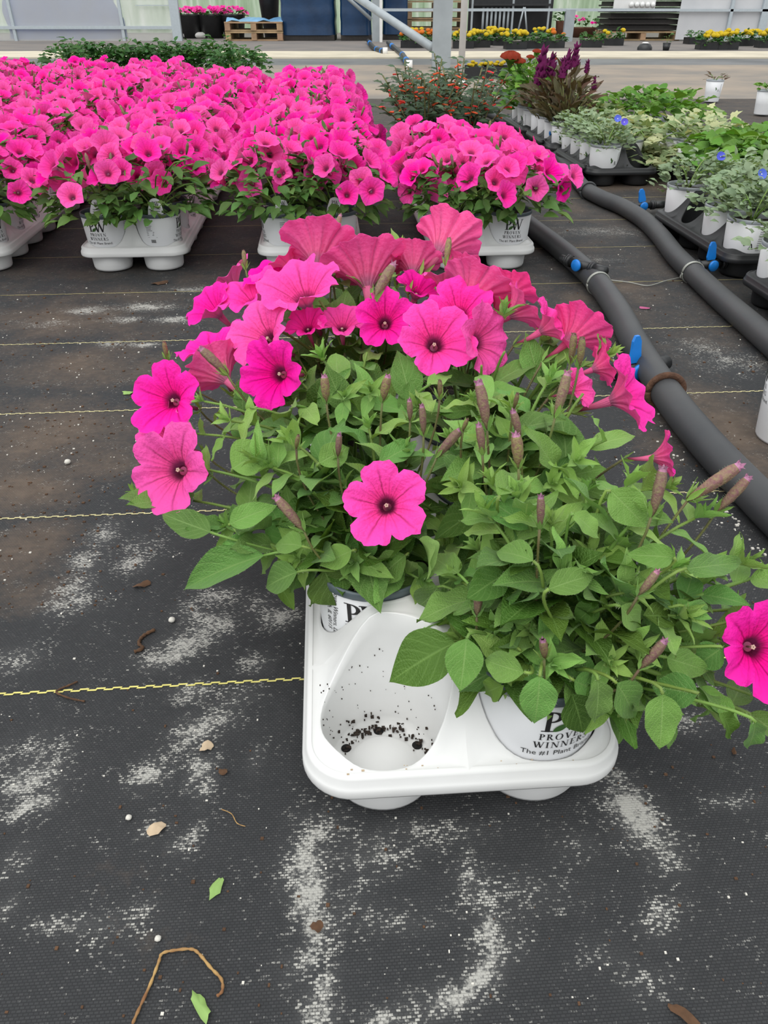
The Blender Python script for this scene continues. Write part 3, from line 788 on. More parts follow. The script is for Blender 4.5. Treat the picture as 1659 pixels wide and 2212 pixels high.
BUDS = [bud_mesh(1, (MT['bud'], MT['bud_tip'])), bud_mesh(2, (MT['bud'], MT['bud_tip']), 0.12), bud_mesh(3, (MT['bud_green'], MT['bud_tip']), 0.15), bud_mesh(4, (MT['bud_green'], MT['bud']), 0.115)]
BUD_LO = []
for i_ in range(2):
    b_ = MB(); b_.tube([(0, 0, 0), (0, 0.35, 0.02), (0, 0.8, 0.03), (0, 1, 0.02)], [0.05, 0.11, 0.12, 0.03], 6); BUD_LO.append(b_.mesh('bud', MT['bud'] if i_ else MT['bud_green']))

# ------------------------------------------------------------------ hero tray in front
FL = Vector((-0.001, 0.422, 0))                          # centre of the empty cup
def cell(i, j): return FL + GX * (PP * i) + GY * (PP * j)
HC = (cell(0, 0) + cell(1, 4)) / 2
HT = tray('carrier_tray', TRAY_W, HC, 'white plastic carrier tray in the foreground with one empty cup at its front')
HT_inv = (Matrix.Translation(HC) @ Matrix.Rotation(GA, 4, 'Z')).inverted()
e0 = HT_inv @ cell(0, 0)
for k, a in enumerate((118, 62, 180, 0, 240, 300)):
    b = MB(); b.lathe([(0.0, 0.0), (0.0042, 0.0), (0.0046, -0.0006)], 14)
    b.build('drain_hole', MT['hole'], HT, T((e0.x + 0.0365 * math.cos(R_(a + 30)), e0.y + 0.0365 * math.sin(R_(a + 30)), 0.0042)))
b = MB(); rr = random.Random(12)
for i in range(190):                                      # potting soil crumbs left in the empty cup
    a = rr.gauss(95, 55); r_ = min(0.0445, abs(rr.gauss(0.0395, 0.0035))); s_ = rr.uniform(0.0003, 0.0011)
    z_ = 0.0048 if r_ < 0.0425 else rr.uniform(0.004, 0.02)
    p = Vector((e0.x + r_ * math.cos(R_(a)), e0.y + r_ * math.sin(R_(a)), z_))
    if r_ > 0.0425: p = Vector((e0.x + (POT_R(z_) + .0002) * math.cos(R_(a)), e0.y + (POT_R(z_) + .0002) * math.sin(R_(a)), z_))
    b.box(p, (s_ * rr.uniform(.6, 1.8), s_ * rr.uniform(.6, 1.8), s_ * .7), M=None)
for i in range(70):                                      # specks higher up the cup wall
    a = rr.uniform(20, 175); z_ = rr.uniform(0.02, 0.09) ** 1.0; s_ = rr.uniform(0.0002, 0.0005); q = POT_R(z_) + .0004
    b.box((e0.x + q * math.cos(R_(a)), e0.y + q * math.sin(R_(a)), z_), (s_, s_, s_))
stuff(b.build('soil_crumbs', MT['soil'], HT, smooth=False))
b = MB()
for i in range(14):
    x_ = rr.uniform(-0.10, 0.10); s_ = rr.uniform(0.0002, 0.0007)
    b.box((x_, -5 * PP / 2 + rr.uniform(.010, .016), 0.0615), (s_ * 1.6, s_, s_ * .4))
stuff(b.build('dirt_flecks', MT['paleflake'], HT, smooth=False))

POS_NAME = {(1, 0): 'trailing petunia in the front right cup beside the empty cup, mostly leaves, logo half hidden',
 (0, 1): 'petunia in slate-rimmed pot just behind the empty cup, one flower facing out low in front',
 (1, 1): 'petunia two pots back on the right side of the foreground tray, many closed buds',
 (0, 2): 'petunia on the left of the foreground tray with flowers leaning out over the floor',
 (1, 2): 'petunia in the middle of the foreground tray carrying the cluster of wide open flowers',
 (0, 3): 'petunia on the left of the foreground tray, fourth row, flowers stacked along its left side',
 (1, 3): 'petunia on the right of the foreground tray, fourth row, flowers turned to the hose',
 (0, 4): 'petunia in the back left cup of the foreground tray with flowers seen from behind',
 (1, 4): 'petunia in the back right cup of the foreground tray topped by upward funnel flowers'}
HERO = {}
for (i, j), lab in POS_NAME.items():
    loc = cell(i, j); loc.z = 0.002
    r = thing('potted_petunia', lab, 'potted plant', loc, 0, 'petunias in the foreground tray')
    turn = {(1, 0): R_(14), (0, 1): R_(-6)}.get((i, j), rnd.uniform(0, 6))
    add_pot(r, turn, RIM, LOGO_X if (i, j) == (0, 1) else LOGO)
    HERO[(i, j)] = r

# canopy height over the ground
def canopy(x, y):
    df = 0.365 + 0.135 * (1 - sstep(0.03, 0.10, x))
    q = y - df
    z = lerp_table([(-0.04, 0.03), (0, 0.115), (0.03, 0.16), (0.06, 0.215), (0.10, 0.245), (0.25, 0.282), (0.42, 0.305), (0.6, 0.315)], q)
    u = x - (0.058 - 0.07 * (y - 0.43))
    z -= 0.55 * max(0, u - 0.13) + 0.48 * max(0, -u - 0.12)
    return z
def hit(px, py, lift=0.0):
    d = ray(px, py); t = 0.30
    while t < 1.25:
        p = EYE + d * t
        if p.z < canopy(p.x, p.y): break
        t += 0.002
    return EYE + d * (t - lift)
def nearest(p, reach=None):
    best, bd = None, 1e9
    for k, o in HERO.items():
        c = Vector((o.location.x, o.location.y, 0.13)); d = (Vector((p.x, p.y, 0)) - Vector((c.x, c.y, 0))).length
        if d < bd: best, bd = k, d
    return best
def crown(k, jit=0.022):
    o = HERO[k]; a = rnd.uniform(0, 6.28); q = rnd.uniform(0, jit)
    return Vector((o.location.x + q * math.cos(a), o.location.y + q * math.sin(a), 0.122))
HAIRS = {k: MB() for k in HERO}
def stem_obj(k, pts, radii, mat='stem', hairs=True, name='stem'):
    o = HERO[k]; off = Vector(o.location)
    b = MB(); b.tube([p - off for p in pts], radii, 7)
    b.build(name, MT[mat], o)
    if hairs:
        hb = HAIRS[k]; n = len(pts)
        L = sum((pts[i + 1] - pts[i]).length for i in range(n - 1))
        for _ in range(int(L * 1500)):
            i = rnd.randrange(n - 1); t = rnd.random(); p = pts[i].lerp(pts[i + 1], t); T_ = (pts[i + 1] - pts[i]).normalized()
            rad = radii[i] if not isinstance(radii, float) else radii
            v = Vector((rnd.gauss(0, 1), rnd.gauss(0, 1), rnd.gauss(0, 1))); v = (v - T_ * v.dot(T_))
            if v.length < 1e-4: continue
            v.normalize(); a_ = p - off + v * rad * 0.9; e_ = a_ + v * rnd.uniform(0.0010, 0.0022) + T_ * 0.0004
            hb.face([hb.vert(a_), hb.vert(a_ + T_ * 0.00016), hb.vert(e_)])
FDISC = []
def covers_flower(*ps):
    for p in ps:
        x, y = proj(p); z = depth(p)
        for fx, fy, fr, fz in FDISC:
            if z < fz + 0.012 and (x - fx) ** 2 + (y - fy) ** 2 < (0.86 * fr) ** 2: return True
    return False
def add_leaf(k, base, tip, zhint, wr=None, kind=None):
    o = HERO[k]; d = tip - base; L = d.length
    if covers_flower(base, base.lerp(tip, .5), base.lerp(tip, .8), tip): return None
    me = rnd.choice(kind or LEAF)
    sx = L if wr is None else wr
    ob = put('leaf', me, o, frame_y(base - Vector(o.location), d, zhint, sx, L, L)); return ob
def shoot(k, tip, n=8, big=1.0, tipsize=0.017, base=None, updir=0.5):
    c = base if base is not None else crown(k)
    h = tip.z - c.z; lat = (Vector((tip.x, tip.y, 0)) - Vector((c.x, c.y, 0))).length
    mid = c.lerp(tip, 0.45) + Vector((0, 0, 0.35 * max(h, 0) + 0.06 * lat))
    if lat > 0.10: mid.z = max(mid.z, c.z + 0.03)
    pts = [bez(c, mid, tip, i / 9) for i in range(10)]
    stem_obj(k, pts, [0.0022 - 0.0011 * i / 9 for i in range(10)])
    a0 = rnd.uniform(0, 6.28); off = Vector(HERO[k].location)
    for i in range(n):
        t = 0.36 + 0.60 * i / max(1, n - 1); p = bez(c, mid, tip, t)
        T_ = (bez(c, mid, tip, min(1, t + .03)) - bez(c, mid, tip, t - .03)).normalized()
        a = a0 + 2.4 * i
        x = T_.cross(Vector((0.13, 0.21, 1))).normalized(); y = T_.cross(x)
        rad = x * math.cos(a) + y * math.sin(a)
        d = (rad * 0.9 + T_ * rnd.uniform(0.25, 0.6) + Vector((0, 0, rnd.uniform(0.0, 0.25)))).normalized()
        L = (0.062 - 0.030 * (i / max(1, n - 1))) * big * rnd.uniform(0.78, 1.15)
        z = Vector((rnd.uniform(-.25, .25), rnd.uniform(-.45, .1), 1)) + T_ * 0.5
        kind = LEAF_Y if i >= n - 2 else (LEAF_D if i < 2 else LEAF)
        add_leaf(k, p, p + d * L, z, kind=kind)
    Td = (tip - bez(c, mid, tip, 0.85)).normalized() + Vector((0, -0.15, updir))
    if not covers_flower(tip, tip + Vector((0, 0, tipsize))): put('shoot_tip', rnd.choice(TIPS), HERO[k], frame_z(tip - off, Td, rnd.uniform(0, 6.28), tipsize * rnd.uniform(0.85, 1.2)))

# flowers: centre pixel, radius in pixels, facing (right, up, towards the camera), lift above the canopy, corolla kind
FLOWERS = [(358,858,72,(-.30,.12,1),.02,1),(366,1012,84,(-.35,.05,1),.03,0),(346,938,66,(-.6,.35,.6),-.035,3),(832,1085,82,(-.10,.22,1),.045,1),(940,733,74,(0,.20,1),.035,0),
 (832,690,60,(.02,.12,1),.01,5),(995,665,68,(0,.42,1),.02,1),(1050,735,70,(.55,.02,.55),.0,4),(588,805,70,(-.42,-.05,.8),.01,3),(560,717,72,(-.5,.32,.75),.02,0),
 (648,618,86,(-.22,.62,.7),.04,3),(690,540,72,(.05,.85,-.42),.03,6),(538,632,66,(-.35,.72,.62),.01,4),(452,658,56,(-.55,.55,.6),.01,2),(490,600,54,(-.55,.75,.25),.0,4),
 (592,588,60,(-.3,.75,.5),.0,1),(450,742,70,(-.3,.8,.42),.02,4),(468,800,62,(-.45,.45,-.25),.0,6),(965,518,66,(.42,.8,-.38),.04,7),(895,568,52,(.1,.75,-.4),.01,6),
 (788,578,78,(-.1,.82,-.22),.02,6),(905,620,48,(.2,.45,.5),-.01,2),(1030,622,70,(.5,.72,-.12),.02,6),(1108,622,48,(.5,.75,-.2),.0,4),(1128,665,58,(.82,.5,.12),.01,3),
 (1195,700,55,(.72,.4,.42),.02,3),(1250,716,62,(.65,.62,-.22),.02,6),(1362,852,76,(.72,.22,.5),.03,3),(1440,985,50,(.85,.1,.35),.02,2),(1648,1400,96,(.12,.12,1),.03,1),
 (1302,790,44,(.9,.35,.05),.0,4),(1250,835,44,(.5,.2,.5),-.02,2),(738,695,48,(0,.5,.6),-.02,2),(1000,582,48,(.5,.72,-.2),.0,4),(812,556,62,(.15,.9,.25),.02,1),(662,700,42,(-.1,.45,.7),-.02,5),
 (735,545,40,(.2,.85,.1),.0,4),(1085,655,40,(.5,.7,.3),.0,2),(620,560,44,(-.4,.8,.1),.0,4),(960,600,46,(.1,.8,.2),.0,4),(860,545,44,(0,.9,.0),.0,4)]
EXTRA_STEM = []
for px, py, rp, nrm, lift, kind in FLOWERS:
    p = hit(px, py, lift); n = cdir(*nrm); s = 1.15 * rp * depth(p) / F
    if nrm[2] > 0.38: FDISC.append((px, py, rp * 1.05, depth(p)))
    k = nearest(p); o = HERO[k]; off = Vector(o.location)
    M = frame_z(p - off, n, rnd.uniform(0, 1.25), s)
    f = put('flower', HERO_COR[kind], o, M)
    put('flower_tube', TUBE, f); put('stamens', STAMEN, f)
    put('calyx', CALYX, f, T((0.10, 0, -1.58)) @ Matrix.Diagonal((0.5, 0.5, 0.5, 1)))
    b0 = (T(p) @ Matrix.Identity(4)).translation + (M.to_3x3() @ Vector((0.10, 0, -1.56)))
    c = crown(k); m1 = b0 - n * 0.03 - Vector((0, 0, 0.02))
    pts = [bez(b0, m1, m1.lerp(c, 0.5), i / 6) for i in range(7)]
    stem_obj(k, pts, [0.0011] * 7, 'stem_red', name='flower_stalk')
# buds: base pixel, tip pixel, kind
BUDL = [(655,1145,597,1075,0),(730,985,733,938,1),(705,868,700,812,2),(826,866,838,812,2),(915,938,911,876,0),(886,908,884,864,1),(1052,925,1034,826,0),(945,985,995,928,1),(1120,1008,1114,938,2),(1042,978,1034,918,1),
 (1122,945,1108,888,1),(1200,898,1226,806,0),(1232,782,1240,722,3),(1250,792,1258,730,3),(1166,1138,1168,1072,0),(1030,1328,1034,1262,1),(1176,1420,1172,1382,2),(1380,1284,1420,1234,1),(1384,1442,1436,1384,1),(1408,1112,1432,1012,0),
 (1488,1078,1597,1006,0),(1548,1104,1616,1032,0),(490,808,434,754,1),(950,860,950,822,3),(805,652,850,572,0),(722,514,735,466,0),(530,580,526,542,3),(362,776,354,738,3),(963,570,970,516,3),(1110,882,1118,850,3),(640,968,645,940,3),(700,520,690,490,3),(845,540,838,505,3),(1000,930,1010,905,3)]
for bx, by, tx, ty, kind in BUDL:
    p = hit(bx, by, 0.035); z = depth(p); d2 = ray(tx, ty)
    q = EYE + d2 * (z / d2.dot(FWD) - (0.01 if ty > 700 else 0.0))
    k = nearest(p); o = HERO[k]; off = Vector(o.location); L = (q - p).length * 1.04
    put('bud', BUDS[kind], o, frame_y(p - off, q - p, cdir(0, .3, 1), L * 1.1, L, L * 1.1))
    put('calyx', CALYX, o, frame_z(p - off - (q - p).normalized() * 0.002, q - p, rnd.uniform(0, 6), max(0.012, L * 0.42)))
    c = crown(k); m1 = p - (q - p).normalized() * 0.02 - Vector((0, 0, 0.02))
    pts = [bez(p, m1, m1.lerp(c, 0.5), i / 6) for i in range(7)]
    stem_obj(k, pts, [0.0010] * 7, 'stem_red', name='flower_stalk')

# large leaves read one by one: base px, tip px, width in px, lift, leaf kind, (plant)
BIGL = [(570,1200,368,1264,76,.02,'L',(0,1)),(982,1388,832,1466,125,.0,'D',(1,0)),(1008,1380,994,1494,78,.012,'L',(1,0)),(940,1410,950,1468,60,-.01,'D',(1,0)),(1166,1462,1158,1572,84,.02,'L',(1,0)),(1292,1470,1292,1566,80,.02,'L',(1,0)),(1332,1476,1386,1556,84,.012,'L',(1,0)),
 (1432,1500,1424,1618,82,.02,'L',(1,0)),(1235,1500,1268,1592,84,.0,'D',(1,0)),(1240,1470,1300,1500,60,.005,'L',(1,0)),(700,1232,738,1314,100,.0,'D',(0,1)),(1132,1452,1034,1424,62,.02,'L',(1,0)),(1508,1498,1408,1482,74,.02,'L',(1,0)),(1176,1390,1174,1322,70,.02,'L',(1,0)),
 (1186,1272,1292,1234,64,.03,'L',(1,0)),(1152,1212,1064,1178,58,.02,'L',(1,0)),(742,1196,806,1256,72,.01,'L',(0,1)),(876,1200,800,1262,80,.012,'L',(0,1)),(642,1236,562,1266,66,.02,'L',(0,1)),(652,1180,588,1168,60,.02,'L',(0,1)),(496,1132,592,1088,56,.03,'L',(0,2)),
 (502,1012,588,958,84,.01,'L',(0,2)),(1240,1388,1450,1350,72,.0,'D',(1,0)),(1482,1228,1602,1216,54,.03,'L',(1,0)),(1456,1204,1358,1196,50,.03,'L',(1,0)),(1632,1560,1622,1626,62,.01,'L',(1,0)),(1230,1344,1226,1270,48,.01,'L',(1,0)),(946,1268,900,1322,70,.02,'L',(1,0)),
 (930,1300,842,1306,80,-.01,'D',(1,0)),(855,1330,960,1350,70,-.012,'D',(1,0)),(1118,1400,1068,1368,60,.01,'L',(1,0)),(1290,1300,1240,1350,60,.0,'D',(1,0)),(1340,1310,1395,1362,60,.02,'L',(1,0)),(760,1190,690,1222,56,.02,'L',(0,1)),(1020,1290,1076,1262,60,.02,'L',(1,0)),
 (1085,1480,1040,1500,50,.0,'D',(1,0)),(1560,1540,1590,1600,60,.01,'D',(1,0)),(1380,1240,1360,1290,60,.01,'L',(1,0)),(1560,1400,1500,1440,60,.01,'L',(1,0)),(1480,1310,1540,1360,64,.01,'L',(1,0)),(600,1260,640,1318,34,-.01,'D',(0,1)),(455,1150,350,1110,60,.02,'L',(0,1)),
 (820,1000,905,950,60,.02,'L',(1,1)),(690,1000,760,960,60,.02,'L',(0,2)),(1080,1070,1130,1010,64,.02,'L',(1,1)),(1320,1060,1400,1140,90,.02,'L',(1,0)),(1240,1110,1300,1160,60,.02,'L',(1,0)),(1090,1240,1010,1290,70,.0,'D',(1,0)),(990,1240,930,1200,60,.01,'L',(1,0)),(1440,1420,1530,1450,60,.01,'L',(1,0)),(1600,1330,1500,1300,60,.01,'L',(1,0)),(1390,1330,1480,1330,60,.01,'D',(1,0))]
for bx, by, tx, ty, wd, lift, kind, k in BIGL:
    p = hit(bx, by, lift + 0.008); q = hit(tx, ty, lift)
    if by > 1330 and k == (1, 0):
        p = gp(bx, by, 0.165 - 0.00008 * (by - 1330) + lift); q = gp(tx, ty, 0.155 - 0.00013 * (ty - 1330) + lift)
    if abs(depth(q) - depth(p)) > 0.05:
        d2 = ray(tx, ty); q = EYE + d2 * ((depth(p) - 0.01) / d2.dot(FWD))
    hint = cdir(rnd.uniform(-.3, .3), rnd.uniform(0.1, .6), 1)
    add_leaf(k, p, q, hint, wr=wd * 1.0 * depth(p) / F / 0.55, kind=LEAF_D if kind == 'D' else LEAF)
    m1 = p.lerp(crown(k), 0.5); m1.z = max(m1.z, 0.12)
    if kind != 'D': stem_obj(k, [bez(p, p - (q - p) * 0.3, m1, i / 5) for i in range(6)], [0.0012] * 6, hairs=True, name='leaf_stalk')

WITHER = leaf_mb(Wd=.42, fold=.9, curl=.7, wave=.06, seed=77, hairs=20).mesh('withered_leaf', [MT['greenscrap'], MT['hair']])
p = hit(905, 1165, 0.05); q = EYE + ray(945, 1212) * (depth(p) / ray(945, 1212).dot(FWD))
put('withered_leaf', WITHER, HERO[(1, 0)], frame_y(p - Vector(HERO[(1, 0)].location), q - p, cdir(.6, .6, .6), (q - p).length * 1.3))
# shoots filling the canopy
POLY = [(395,1085),(400,1000),(430,900),(400,790),(470,700),(560,640),(700,570),(830,560),(1000,590),(1130,670),(1250,760),(1310,830),(1330,930),(1400,1030),(1490,1090),(1560,1170),(1625,1250),(1650,1330),(1640,1540),(1540,1560),(1430,1540),(1250,1530),(1120,1480),(1010,1440),(960,1380),(900,1310),(830,1270),(720,1255),(600,1225),(540,1180),(470,1140)]
def inside(x, y, P=POLY):
    c = False; j = len(P) - 1
    for i in range(len(P)):
        if (P[i][1] > y) != (P[j][1] > y) and x < (P[j][0] - P[i][0]) * (y - P[i][1]) / (P[j][1] - P[i][1]) + P[i][0]: c = not c
        j = i
    return c
TIPL = [(640,960),(745,862),(802,850),(868,985),(1000,1055),(1055,1115),(1065,1050),(1190,1138),(1380,1118),(1450,1230),(1215,1240),(770,1215),(905,1250),(960,1345),(1010,1385),(1190,1430),(1310,1430),(560,1000),(690,650),(885,660),(1085,690),(1300,775),(1260,850),(1180,830),(1090,760),(500,910),(540,880),(1590,1220),(1460,1330),(1370,1400),(620,640),(860,540),(800,480+70),(940,620),(1040,790),(930,830),(1240,1000),(1310,950),(1120,1080),(1500,1120),(650,1210),(745,1050),(700,780),(590,1010),(1560,1440),(1620,1500),(1350,1280)]
pts2 = list(TIPL); tries = 0
while tries < 9000 and len(pts2) < 112:
    tries += 1
    x, y = rnd.uniform(380, 1655), rnd.uniform(550, 1570)
    if not inside(x, y): continue
    sp = 66 if y > 900 else 60
    if all((x - a) ** 2 + (y - b_) ** 2 > sp * sp for a, b_ in pts2): pts2.append((x, y))
for idx, (x, y) in enumerate(pts2):
    pr = idx < len(TIPL)
    p = hit(x, y, 0.012 if pr else rnd.uniform(-0.035, 0.005)); k = nearest(p)
    shoot(k, p, n=6 if pr else 7, big=rnd.uniform(0.9, 1.15), tipsize=0.022 if pr else 0.017)
# a long low shoot leaning out to the left, and trailing ones to the right
for (tx, ty, k, bx, by) in ((330, 1072, (0, 2), 600, 1190), (300, 1068, (0, 1), 640, 1200), (1654, 1240, (1, 0), 1400, 1330), (1655, 1560, (1, 0), 1380, 1440)):
    p = hit(tx, ty, 0.0) if tx < 1000 else hit(tx, ty, 0.01)
    q = hit(bx, by, 0.0); k0 = k
    pts = [bez(q, q.lerp(p, .5) + Vector((0, 0, .004)), p, i / 7) for i in range(8)]
    stem_obj(k0, pts, [0.0022 - 0.0008 * i / 7 for i in range(8)])
    for i in range(5):
        t = 0.2 + 0.18 * i; s_ = pts[int(t * 7)]; sg = 1 if i % 2 else -1
        d = (p - q).normalized() * 0.5 + Vector((0, 0.6 * sg, 0.25))
        add_leaf(k0, s_, s_ + d.normalized() * rnd.uniform(.03, .042), Vector((0, -.4, 1)))
    put('shoot_tip', TIPS[0], HERO[k0], frame_z(p - Vector(HERO[k0].location), (p - q).normalized() + Vector((0, 0, .4)), 0, 0.016))
# low leaves round every crown so that the pots are filled
for k, o in HERO.items():
    c = Vector((o.location.x, o.location.y, 0.128))
    for i in range(15):
        a = 2.4 * i + rnd.uniform(-.2, .2); d = Vector((math.cos(a), math.sin(a), rnd.uniform(0.15, 0.7)))
        if k == (0, 1) and d.y < -0.45 and i % 3: continue
        s_ = c + Vector((math.cos(a), math.sin(a), 0)) * 0.012 + Vector((0, 0, rnd.uniform(0, .02)))
        add_leaf(k, s_, s_ + d.normalized() * rnd.uniform(0.04, 0.062), Vector((0, 0, 1)), kind=LEAF_D)
for k, hb in HAIRS.items():
    if hb.v: stuff(hb.build('stem_hairs', MT['hair'], HERO[k], smooth=False))

# ------------------------------------------------------------------ beds of pink petunias behind
def rows_label(c, r_):
    cn = {0: 'third', 1: 'second', 2: 'first', -1: 'fourth', -2: 'fifth', 3: 'near right'}
    return c
def dome_leaf_mesh(seed, n=95, R=0.115, H=0.15, size=0.034, meshes=None, mat=None, up=0.35):
    """loose dome of leaves as one mesh, base at z=0.12"""
    r = random.Random(seed); b = MB()
    for i in range(n):
        a = r.uniform(0, 6.28); q = math.sqrt(r.random()); zt = r.random() ** 0.7
        rad = R * (0.35 + 0.65 * q) * math.sin(0.35 + 1.25 * (1 - zt * 0.75))
        p = Vector((rad * math.cos(a), rad * math.sin(a), 0.125 + H * zt * (1 - 0.35 * q)))
        d = Vector((math.cos(a + r.uniform(-.8, .8)), math.sin(a + r.uniform(-.8, .8)), r.uniform(-.3, up + .4)))
        L = size * r.uniform(0.7, 1.25)
        lf = leaf_mb(Wd=r.uniform(.42, .58), fold=.15, curl=r.uniform(-.05, .3), nl=3, seed=i)
        M = frame_y(p, d, Vector((r.uniform(-.4, .4), r.uniform(-.6, .2), 1)), L); off = len(b.v)
        for v_, uv in zip(lf.v, lf.uv): b.vert(M @ Vector(v_), uv)
        for f_, m_ in zip(lf.f, lf.m): b.face([off + k for k in f_], m_)
    return b.mesh('foliage', mat or MT['foliage'])
DOMES = [dome_leaf_mesh(s_) for s_ in range(4)]
TAG_M = None
def tag_mesh():
    b = MB(); pts = []
    for k in range(9):
        a = PI * k / 8; pts.append((0.013 * math.cos(a), 0.040 + 0.010 * math.sin(a)))
    pts = [(0.019, 0.0), (0.017, 0.026)] + pts + [(-0.017, 0.026), (-0.019, 0.0)]
    f_ = [b.vert((x, -0.0004, z)) for x, z in pts]; k_ = [b.vert((x, 0.0004, z)) for x, z in pts]
    b.face(f_[::-1], 0); b.face(k_, 0)
    for i in range(len(pts)):
        j = (i + 1) % len(pts); b.face((f_[i], f_[j], k_[j], k_[i]), 0)
    for p in word('P', -0.0045, 0.033, 0.0095) + word('W', 0.004, 0.033, 0.0095):
        b.face([b.vert((x, -0.0009, z)) for x, z in p], 1)
    for z in (0.026, 0.021, 0.015): 
        b.face([b.vert((x, -0.0009, zz)) for x, zz in g_rect(-.011, z, .011, z + .0016)[0]], 2)
    return b.mesh('plant_tag', [MT['whitepot'], MT['ink'], MT['ink_grey']], smooth=False)
TAG_M = tag_mesh()
frng = random.Random(101)
def bed_petunia(loc, label, group, front=False, nfl=17, prints=False, turn=None, tagged=False, sparse=0.0, Hh=0.138, seed=0):
    r = thing('potted_petunia', label, 'potted plant', loc, GA, group)
    if prints: add_pot(r, turn if turn is not None else frng.uniform(0, 6), RIM, LOGO)
    else: put('pot', POT, r)
    if tagged:
        put('plant_tag', TAG_M, r, T((frng.uniform(-.008, .008), -0.043, 0.117)) @ Matrix.Rotation(R_(-6), 4, 'X') @ Matrix.Rotation(R_(frng.uniform(-6, 6)), 4, 'Y'))
    if front:
        for i in range(185):
            a = frng.uniform(0, 6.28); zt = frng.random() ** 1.25; q = math.sqrt(frng.random())
            rad = 0.125 * (0.30 + 0.70 * q) * math.sin(0.45 + 1.1 * (1 - zt * 0.6))
            p = Vector((rad * math.cos(a), rad * math.sin(a), 0.132 + Hh * zt * (1 - 0.35 * q)))
            d = Vector((math.cos(a + frng.uniform(-.8, .8)), math.sin(a + frng.uniform(-.8, .8)), frng.uniform(-.45, .6) if zt > .25 else frng.uniform(-.55, .25)))
            L = frng.uniform(.028, .050)
            put('leaf', frng.choice(LEAF_LO), r, frame_y(p, d, Vector((frng.uniform(-.4, .4), frng.uniform(-.6, .2), 1)), L))
        for i in range(9):
            a = frng.uniform(0, 6.28); e_ = Vector((0.10 * math.cos(a), 0.10 * math.sin(a), 0.125 + Hh * frng.uniform(.3, .9)))
            c = Vector((0, 0, .12)); b = MB(); b.tube([bez(c, Vector((e_.x * .4, e_.y * .4, e_.z)), e_, i_ / 5) for i_ in range(6)], [0.0018] * 6, 5); b.build('stem', MT['stem'], r)
    else:
        stuff(put('foliage', frng.choice(DOMES), r, Matrix.Rotation(frng.uniform(0, 6.28), 4, 'Z') @ Matrix.Diagonal((1, 1, Hh / 0.15 * 1.14, 1)) @ T((0, 0, 0.0))))
    for i in range(nfl):
        a = 2.4 * i + frng.uniform(-.4, .4); q = math.sqrt((i + .5) / nfl); 
        if front and math.sin(a) < -0.5 and frng.random() < sparse: continue
        th = q * 1.28; rad = 0.155 * math.sin(th) * frng.uniform(.85, 1.12)
        z = 0.132 + (Hh + 0.005) * (0.18 + 0.82 * math.cos(th)) + frng.uniform(-.014, .014)
        p = Vector((rad * math.cos(a), rad * math.sin(a), z))
        n = Vector((math.sin(th) * math.cos(a) * .8 + frng.gauss(0, .28), math.sin(th) * math.sin(a) * .8 - 0.55 + frng.gauss(0, .25), math.cos(th) * .75 + .25 + frng.gauss(0, .22)))
        s = frng.uniform(0.0255, 0.0325)
        put('flower', frng.choice(FAR_COR), r, frame_z(p, n, frng.uniform(0, 6.28), s))
    for i in range(3 if front else 2):
        a = frng.uniform(0, 6.28); q = frng.uniform(.02, .1); p = Vector((q * math.cos(a), q * math.sin(a), 0.13 + Hh * frng.uniform(.75, 1.0)))
        d = Vector((frng.uniform(-.5, .5), frng.uniform(-.5, .5), 1)); L = frng.uniform(.022, .036)
        put('bud', frng.choice(BUD_LO), r, frame_y(p, d, Vector((0, -1, .3)), L))
    return r
LABS5 = ['first', 'second', 'third', 'fourth', 'fifth']
TL = 5 * PP + 0.004                                       # tray length
def bed_tray(x_front, d_front, rows_back, col_txt, row_txt, cells=None, front_row=False, dense=17, labels=None, turns=None, tags=None, sparse=None, Hh=0.138):
    """x_front, d_front: middle of the tray's front edge at the first row; rows_back: how many trays further back"""
    o = Vector((x_front, d_front, 0)) + GY * (rows_back * (TL + 0.012) + TL / 2)
    vis = []
    for (cx, cy) in tray_cells(2, 5):
        p = o + GX * cx + GY * cy; q = proj((p.x, p.y, 0.25))
        if -150 < q[0] < 1659 + 120: vis.append((cx, cy, p))
    if not vis: return
    tray('carrier_tray', TRAY_W, o, 'white carrier tray of pink petunias, %s, %s' % (row_txt, col_txt))
    for cx, cy, p in vis:
        fr = front_row and cy < -2 * PP + .01
        idx = 0 if cx < 0 else 1
        p = Vector((p.x, p.y, 0.002))
        if fr:
            bed_petunia(p, labels[idx], 'petunias facing the aisle', True, dense + 3, True, turns[idx], tags[idx], sparse[idx], Hh)
        else:
            bed_petunia(p, 'pink petunia, %s row %s, tray %s, %s' % (LABS5[int(round(cy / PP)) + 2], 'left' if cx < 0 else 'right', row_txt, col_txt), 'petunias of tray %s, %s' % (row_txt, col_txt), False, dense, front_row, Hh=Hh)
def front_xy(px, py): p = gp(px, py); return p.x, p.y
ROWN = ['in the front row', 'second from the aisle', 'third from the aisle', 'fourth from the aisle', 'fifth from the aisle']
D0 = 1.852
COLS = [(-1.885, 'fifth column from the bush'), (-1.455, 'fourth column from the bush'), (-1.030, 'third column from the bush'), (-0.605, 'second column from the bush'), (-0.178, 'column nearest the bush')]
FRONT = {
 2: dict(labels=('petunia cut off by the left picture edge in the front row', 'pink petunia in the leftmost front tray, pot logo turned aside'), turns=(R_(60), R_(55)), tags=(False, False), sparse=(0.2, 0.3)),
 3: dict(labels=('pink petunia whose white pot shows the whole logo, left of the text panel pot', 'pink petunia whose pot shows a text panel and barcode, second front tray'), turns=(R_(-12), R_(-98)), tags=(True, True), sparse=(0.75, 0.35)),
 4: dict(labels=('tagged pink petunia behind the foreground flowers, left pot of middle front tray', 'tagged pink petunia behind the foreground flowers, right pot of middle front tray'), turns=(R_(-80), R_(-75)), tags=(True, True), sparse=(0.55, 0.1)),
}
